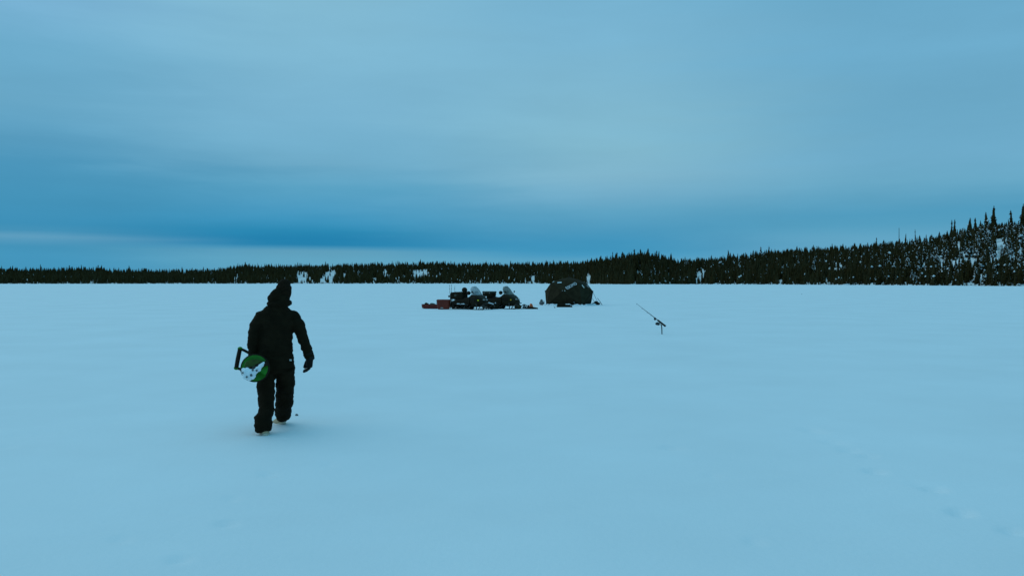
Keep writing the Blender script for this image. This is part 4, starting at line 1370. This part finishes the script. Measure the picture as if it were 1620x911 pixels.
bag(819.5, 488, 51.5, (.24, .22, .26), M_olive, 'dark olive peaked bag on the snow at the nose of the snowmobile', seed=2)
bag(829.8, 487.5, 51.7, (.14, .15, .17), M_greyblue, 'small grey blue bag between the olive bag and the orange bundle', seed=3)
bag(836.3, 487.5, 51.9, (.12, .14, .15), M_cargo, 'small black bag touching the left side of the orange bundle', seed=4, knob=False)
ob = empty('orange_bundle', at(840.5, 487.5, 51.6)); ob.location.z = sz(ob.location.x, 51.6)
tag(ob, 'bright orange bundle leaning on black cloth, right of the small bags', 'bundle')
q = lumpy('bundle_cover', (0, 0, .17), (.115, .12, .17), M_orange, 8, .1, rot=Matrix.Rotation(R(-20), 3, 'Y')); wrinkle(q, .02, (12, 12, 12), 1.); link_mesh('bundle_cover', q, ob)
m = MB(); m.tube([(-.08, -.10, .08), (.02, -.12, .26), (.04, 0, .33)], .014, 6); m.build('strap', M_rope, ob)
tr_ = empty('ground_tarp', at(842, 488, 51.4)); tr_.location.z = sz(tr_.location.x, 51.4)
tag(tr_, 'flat black tarp tapering to a point on the snow under the orange bundle', 'tarp')
m = MB(); rs = random.Random(5)
top_, bot_ = [], []
out = [(-.45, -.1), (-.2, -.22), (.1, -.18), (.38, -.05), (.24, .06), (.0, .22), (-.3, .2)]
m.loft([[(x, y, -.03) for x, y in out], [(x * .96, y * .96, .05 + .03 * rs.random()) for x, y in out], [(x * .5 - .05, y * .5, .12) for x, y in out], [(-.05 + x * .1, y * .1, .15) for x, y in out]])
m.build('sheet', M_cargo, tr_)

# ------------------------------------------------------------------ hub tent
TDp = 60.0
tcn = at(900, 0, TDp)
TY = R(-19)
tent = empty('ice_tent', (tcn.x, TDp, sz(tcn.x, TDp)), TY)
tag(tent, 'black pop up ice fishing tent with a pale blue diagonal print', 'tent')
B, E = 1.34, 1.06
ZE, ZH, ZT = 1.66, 1.02, 2.10
HUB = B + .48


def tri_patch(mbx, a, b_, c, n=7, sag=.045):
    a, b_, c = Vector(a), Vector(b_), Vector(c)
    nrm = (b_ - a).cross(c - a).normalized()
    vs, ix = [], {}
    for i in range(n + 1):
        for q in range(n + 1 - i):
            u, v = i / n, q / n; w = 1 - u - v
            p = a * w + b_ * u + c * v
            p = p - nrm * sag * (27 * u * v * w) * .9 - nrm * sag * .3 * math.sin(9 * u + 5 * v) * (u * v * w * 20)
            ix[(i, q)] = len(vs); vs.append(p)
    fs = []
    for i in range(n):
        for q in range(n - i):
            fs.append((ix[(i, q)], ix[(i + 1, q)], ix[(i, q + 1)]))
            if q < n - i - 1: fs.append((ix[(i + 1, q)], ix[(i + 1, q + 1)], ix[(i, q + 1)]))
    mbx.add(vs, fs)


hubs = []
for k_ in range(4):
    a = math.pi / 2 * k_ - math.pi / 2                    # front (-y), right, back, left
    rt = Matrix.Rotation(a + math.pi / 2, 3, 'Z')
    def W(x, y, z): return rt @ Vector((x, y, z))
    bl_, br_, tl_, tr2, hb_ = W(-B, -B, 0), W(B, -B, 0), W(-E, -E, ZE), W(E, -E, ZE), W(0, -HUB, ZH)
    hubs.append(hb_)
    m = MB()
    out_s = .05
    tri_patch(m, bl_, br_, hb_, sag=out_s); tri_patch(m, br_, tr2, hb_, sag=out_s); tri_patch(m, tr2, tl_, hb_, sag=out_s); tri_patch(m, tl_, bl_, hb_, sag=out_s)
    wall = m.build('wall_panel', M_tent2 if k_ == 1 else M_tent, tent)
    m = MB()
    for p in (bl_, br_, tl_, tr2):
        m.tube([hb_ + (hb_ * .004), (hb_ + p) / 2 + rt @ Vector((0, -.012, 0)), p], [(.022, .008)] * 3, 6)
    m.build('seam', M_cloth2, wall)
    m = MB(); m.tube([hb_, hb_ + rt @ Vector((0, -.04, 0))], [.07, .05], 12); m.build('hub_cap', M_blackpl, wall)
    m = MB(); tri_patch(m, tl_, tr2, Vector((0, 0, ZT)), 8, -.10); m.build('roof_panel', M_tent, tent)
m = MB(); m.tube([(0, 0, ZT - .02), (0, 0, ZT + .05)], [.08, .05], 12); m.build('roof_hub', M_blackpl, tent)
# diagonal print running from the front hub to the upper right corner
hb_, cr_ = hubs[0], Vector((E, -E, ZE))
cu = bpy.data.curves.new('print_text', 'FONT'); cu.body = 'ESKIMO'; cu.size = .46; cu.extrude = .004; cu.align_x = 'CENTER'; cu.align_y = 'CENTER'; cu.space_character = 1.05
to = bpy.data.objects.new('print_text', cu); COL.objects.link(to)
dg = bpy.context.evaluated_depsgraph_get()
tmesh = bpy.data.meshes.new_from_object(to.evaluated_get(dg)); bpy.data.objects.remove(to)
tmesh.materials.clear(); tmesh.materials.append(M_print)
xa = (cr_ - hb_).normalized()
nn = xa.cross(Vector((-E, -E, ZE)) - hb_).normalized()
if nn.y > 0: nn = -nn
ya = nn.cross(xa)
lw = max(v.co.x for v in tmesh.vertices) - min(v.co.x for v in tmesh.vertices)
cen_ = hb_.lerp(cr_, .56) + nn * .05 + ya * .05
ms = Matrix((xa * (.86 / lw), ya * 1.0, nn)).transposed().to_4x4(); ms.translation = cen_
tmesh.transform(ms)
txt = link_mesh('lettering', tmesh, tent)
# fittings on the tent
def facept(u, v, k_=0, off=.03):
    """photo pixel -> rough point just off the near wall, in tent coordinates"""
    RI = Matrix.Rotation(-TY, 3, 'Z')
    c = RI @ (Vector((0, 0, CAM_H)) - Vector(tent.location)); dr = RI @ Vector(((u - 810) / FPX, 1, (HZN - v) / FPX))
    dg_ = bpy.context.evaluated_depsgraph_get()
    bestp = None
    for ch in tent.children:
        if ch.name.split('.')[0] not in ('wall_panel', 'roof_panel'): continue
        okk, loc, nrm, _ = ch.ray_cast(c, dr.normalized())
        if okk and (bestp is None or (loc - c).length < (bestp[0] - c).length): bestp = (loc, nrm)
    if not bestp: return None
    n_ = bestp[1]
    if n_.dot(dr) > 0: n_ = -n_
    return bestp[0] + n_ * off, n_


bpy.context.view_layer.update()
def strip(name, u0, v0, u1, v1, w, mt):
    a_, b2 = facept(u0, v0), facept(u1, v1)
    if a_ is None or b2 is None: return
    nrm = a_[1]; a_, b2 = a_[0], b2[0]
    m = MB(); m.tube([a_, (a_ + b2) / 2, b2], [(w, .010)] * 3, 8, up=nrm); m.build(name, mt, tent)


strip('webbing_strap', 920.3, 451.0, 923.8, 455.2, .035, M_white)
strip('webbing_strap', 928.0, 451.4, 930.8, 455.0, .028, M_print)
strip('vent_flap', 882.0, 447.6, 888.5, 447.2, .055, M_print)
strip('toggle', 889.5, 460.2, 890.1, 460.2, .032, M_white)
strip('toggle', 893.0, 460.2, 893.8, 459.8, .032, M_white)
strip('side_window', 907.5, 477, 909.5, 479, .05, M_greyblue)
# skirt frozen in under shovelled snow
m = MB(); rs = random.Random(12)
per = []
for k_ in range(4):
    rt = Matrix.Rotation(math.pi / 2 * k_, 3, 'Z')
    for i in range(12): per.append(rt @ Vector((-B + 2 * B * i / 12, -B, 0)))
n = len(per)
inn = [p * 1.0 + Vector((0, 0, .10)) for p in per]; out = [p * (1.10 + .10 * rs.random()) + Vector((0, 0, -.015)) for p in per]
m.add(inn + out + [p + Vector((0, 0, .03)) for p in out] + [p + Vector((0, 0, .03)) for p in inn],
      [q for i in range(n) for q in ((i, (i + 1) % n, n + (i + 1) % n, n + i), (2 * n + i, 2 * n + (i + 1) % n, 3 * n + (i + 1) % n, 3 * n + i), (n + i, n + (i + 1) % n, 2 * n + (i + 1) % n, 2 * n + i))])
m.build('skirt', M_cloth2, tent)
TI = Matrix.Rotation(TY, 3, 'Z')
m = MB()
for i in range(70):
    s_ = rs.uniform(-1, 1)
    p = TI @ (Vector((s_ * B * 1.1, -B * rs.uniform(1.10, 1.30), 0)) if i % 3 else Vector((B * rs.uniform(1.1, 1.3), s_ * B, 0)))
    if i % 3 and -.35 < s_ < .35 and rs.random() < .8: continue
    m.ball(Vector(tent.location) + p + Vector((0, 0, -.02)), (rs.uniform(.08, .26), rs.uniform(.08, .2), rs.uniform(.05, .16)), 9, 6, None, .12, rs)
o = m.build('shovelled_snow', M_snowclump); o['kind'] = 'stuff'
# guy lines
for (u0, v0, u1, v1, du) in ((937.2, 460.5, 948.2, 483.0, 60.2), (937.5, 472, 942.6, 482.8, 60.2)):
    m = MB(); m.tube([at(u0, v0, TDp + .1) - Vector(tent.location), at(u1, v1, du) - Vector(tent.location)], .013, 6)
    q = m.build('guy_line', M_rope, None)
    q.parent = tent; q.rotation_euler = (0, 0, -TY)
    # expressed in world axes, turned back into the tent frame
    q.data.transform(Matrix.Identity(4))
# things round the tent
bp_ = bag(857, 482, 60.3, (.20, .18, .25), M_greyblue, 'grey blue backpack on the snow at the left corner of the tent', 'backpack', 11)
m = MB(); m.tube([(.08, -.05, .34), (.18, -.05, .30), (.20, -.05, .12)], .016, 6); m.build('shoulder_strap', M_rope, bp_)
bag(943.5, 483, 60.6, (.30, .24, .17), M_cargo, 'black gear bag on the snow at the right corner of the tent', 'gear_bag', 12, knob=False)
pk = empty('ice_pick', at(951.5, 480.5, 60.4)); pk.location.z = sz(pk.location.x, 60.4)
tag(pk, 'thin dark pole slanting up out of the snow right of the black gear bag', 'pole')
O = Vector(pk.location)
m = MB(); m.tube([at(953.2, 483.2, 60.4) - O, at(948.8, 476.3, 60.4) - O, at(945.6, 472.0, 60.4) - O], [.022, .018, .016], 7); m.build('pole', M_rod, pk)
m = MB(); m.ball(at(945.6, 472.0, 60.4) - O, .026, 8, 6); m.build('grip', M_rubber, pk)
mt_ = empty('entrance_mat', at(893, 486, gdepth(486.0))); mt_.location.z = sz(mt_.location.x, mt_.location.y)
tag(mt_, 'black folded mat lying in the snow in front of the tent', 'mat')
m = MB(); m.loft([[(x, y, z) for x, y in rrect(1.05 * k_, .5 * k_, .06, 3)] for z, k_ in ((-.02, 1.0), (.07, 1.0), (.10, .96))]); m.build('lower_fold', M_cargo, mt_)
m = MB(); m.loft([[(x - .05, y + .03, z) for x, y in rrect(.9 * k_, .42 * k_, .06, 3)] for z, k_ in ((.103, 1.0), (.17, 1.0), (.20, .95))]); m.build('upper_fold', M_cargo, mt_)
m = MB(); m.ball((.28, -.16, .20), (.12, .06, .035), 10, 6, None, .1, rs); m.ball((.12, -.15, .20), (.07, .05, .03), 9, 6, None, .1, rs); m.build('snow_patch', M_snowclump, mt_)

# ---- small chips of ice
for (u, v, r_, lb) in ((1268.5, 465.5, .045, 'tiny dark chunk alone on the ice far right of the tent'), (469, 657.5, .022, 'tiny dark chip of ice to the right of the walking person'), (877.4, 487, .05, 'tiny dark chunk in front of the tent, left of the mat')):
    dd = gdepth(v); p = at(u, v, dd); p.z = sz(p.x, dd) + r_ * .4
    q = MB(); q.ball((0, 0, 0), (r_, r_ * .8, r_ * .7), 9, 7, None, .2, random.Random(int(u)))
    o = q.build('ice_chunk', M_greyblue if r_ < .03 else M_rod, None); o.location = p
    tag(o, lb, 'chunk')
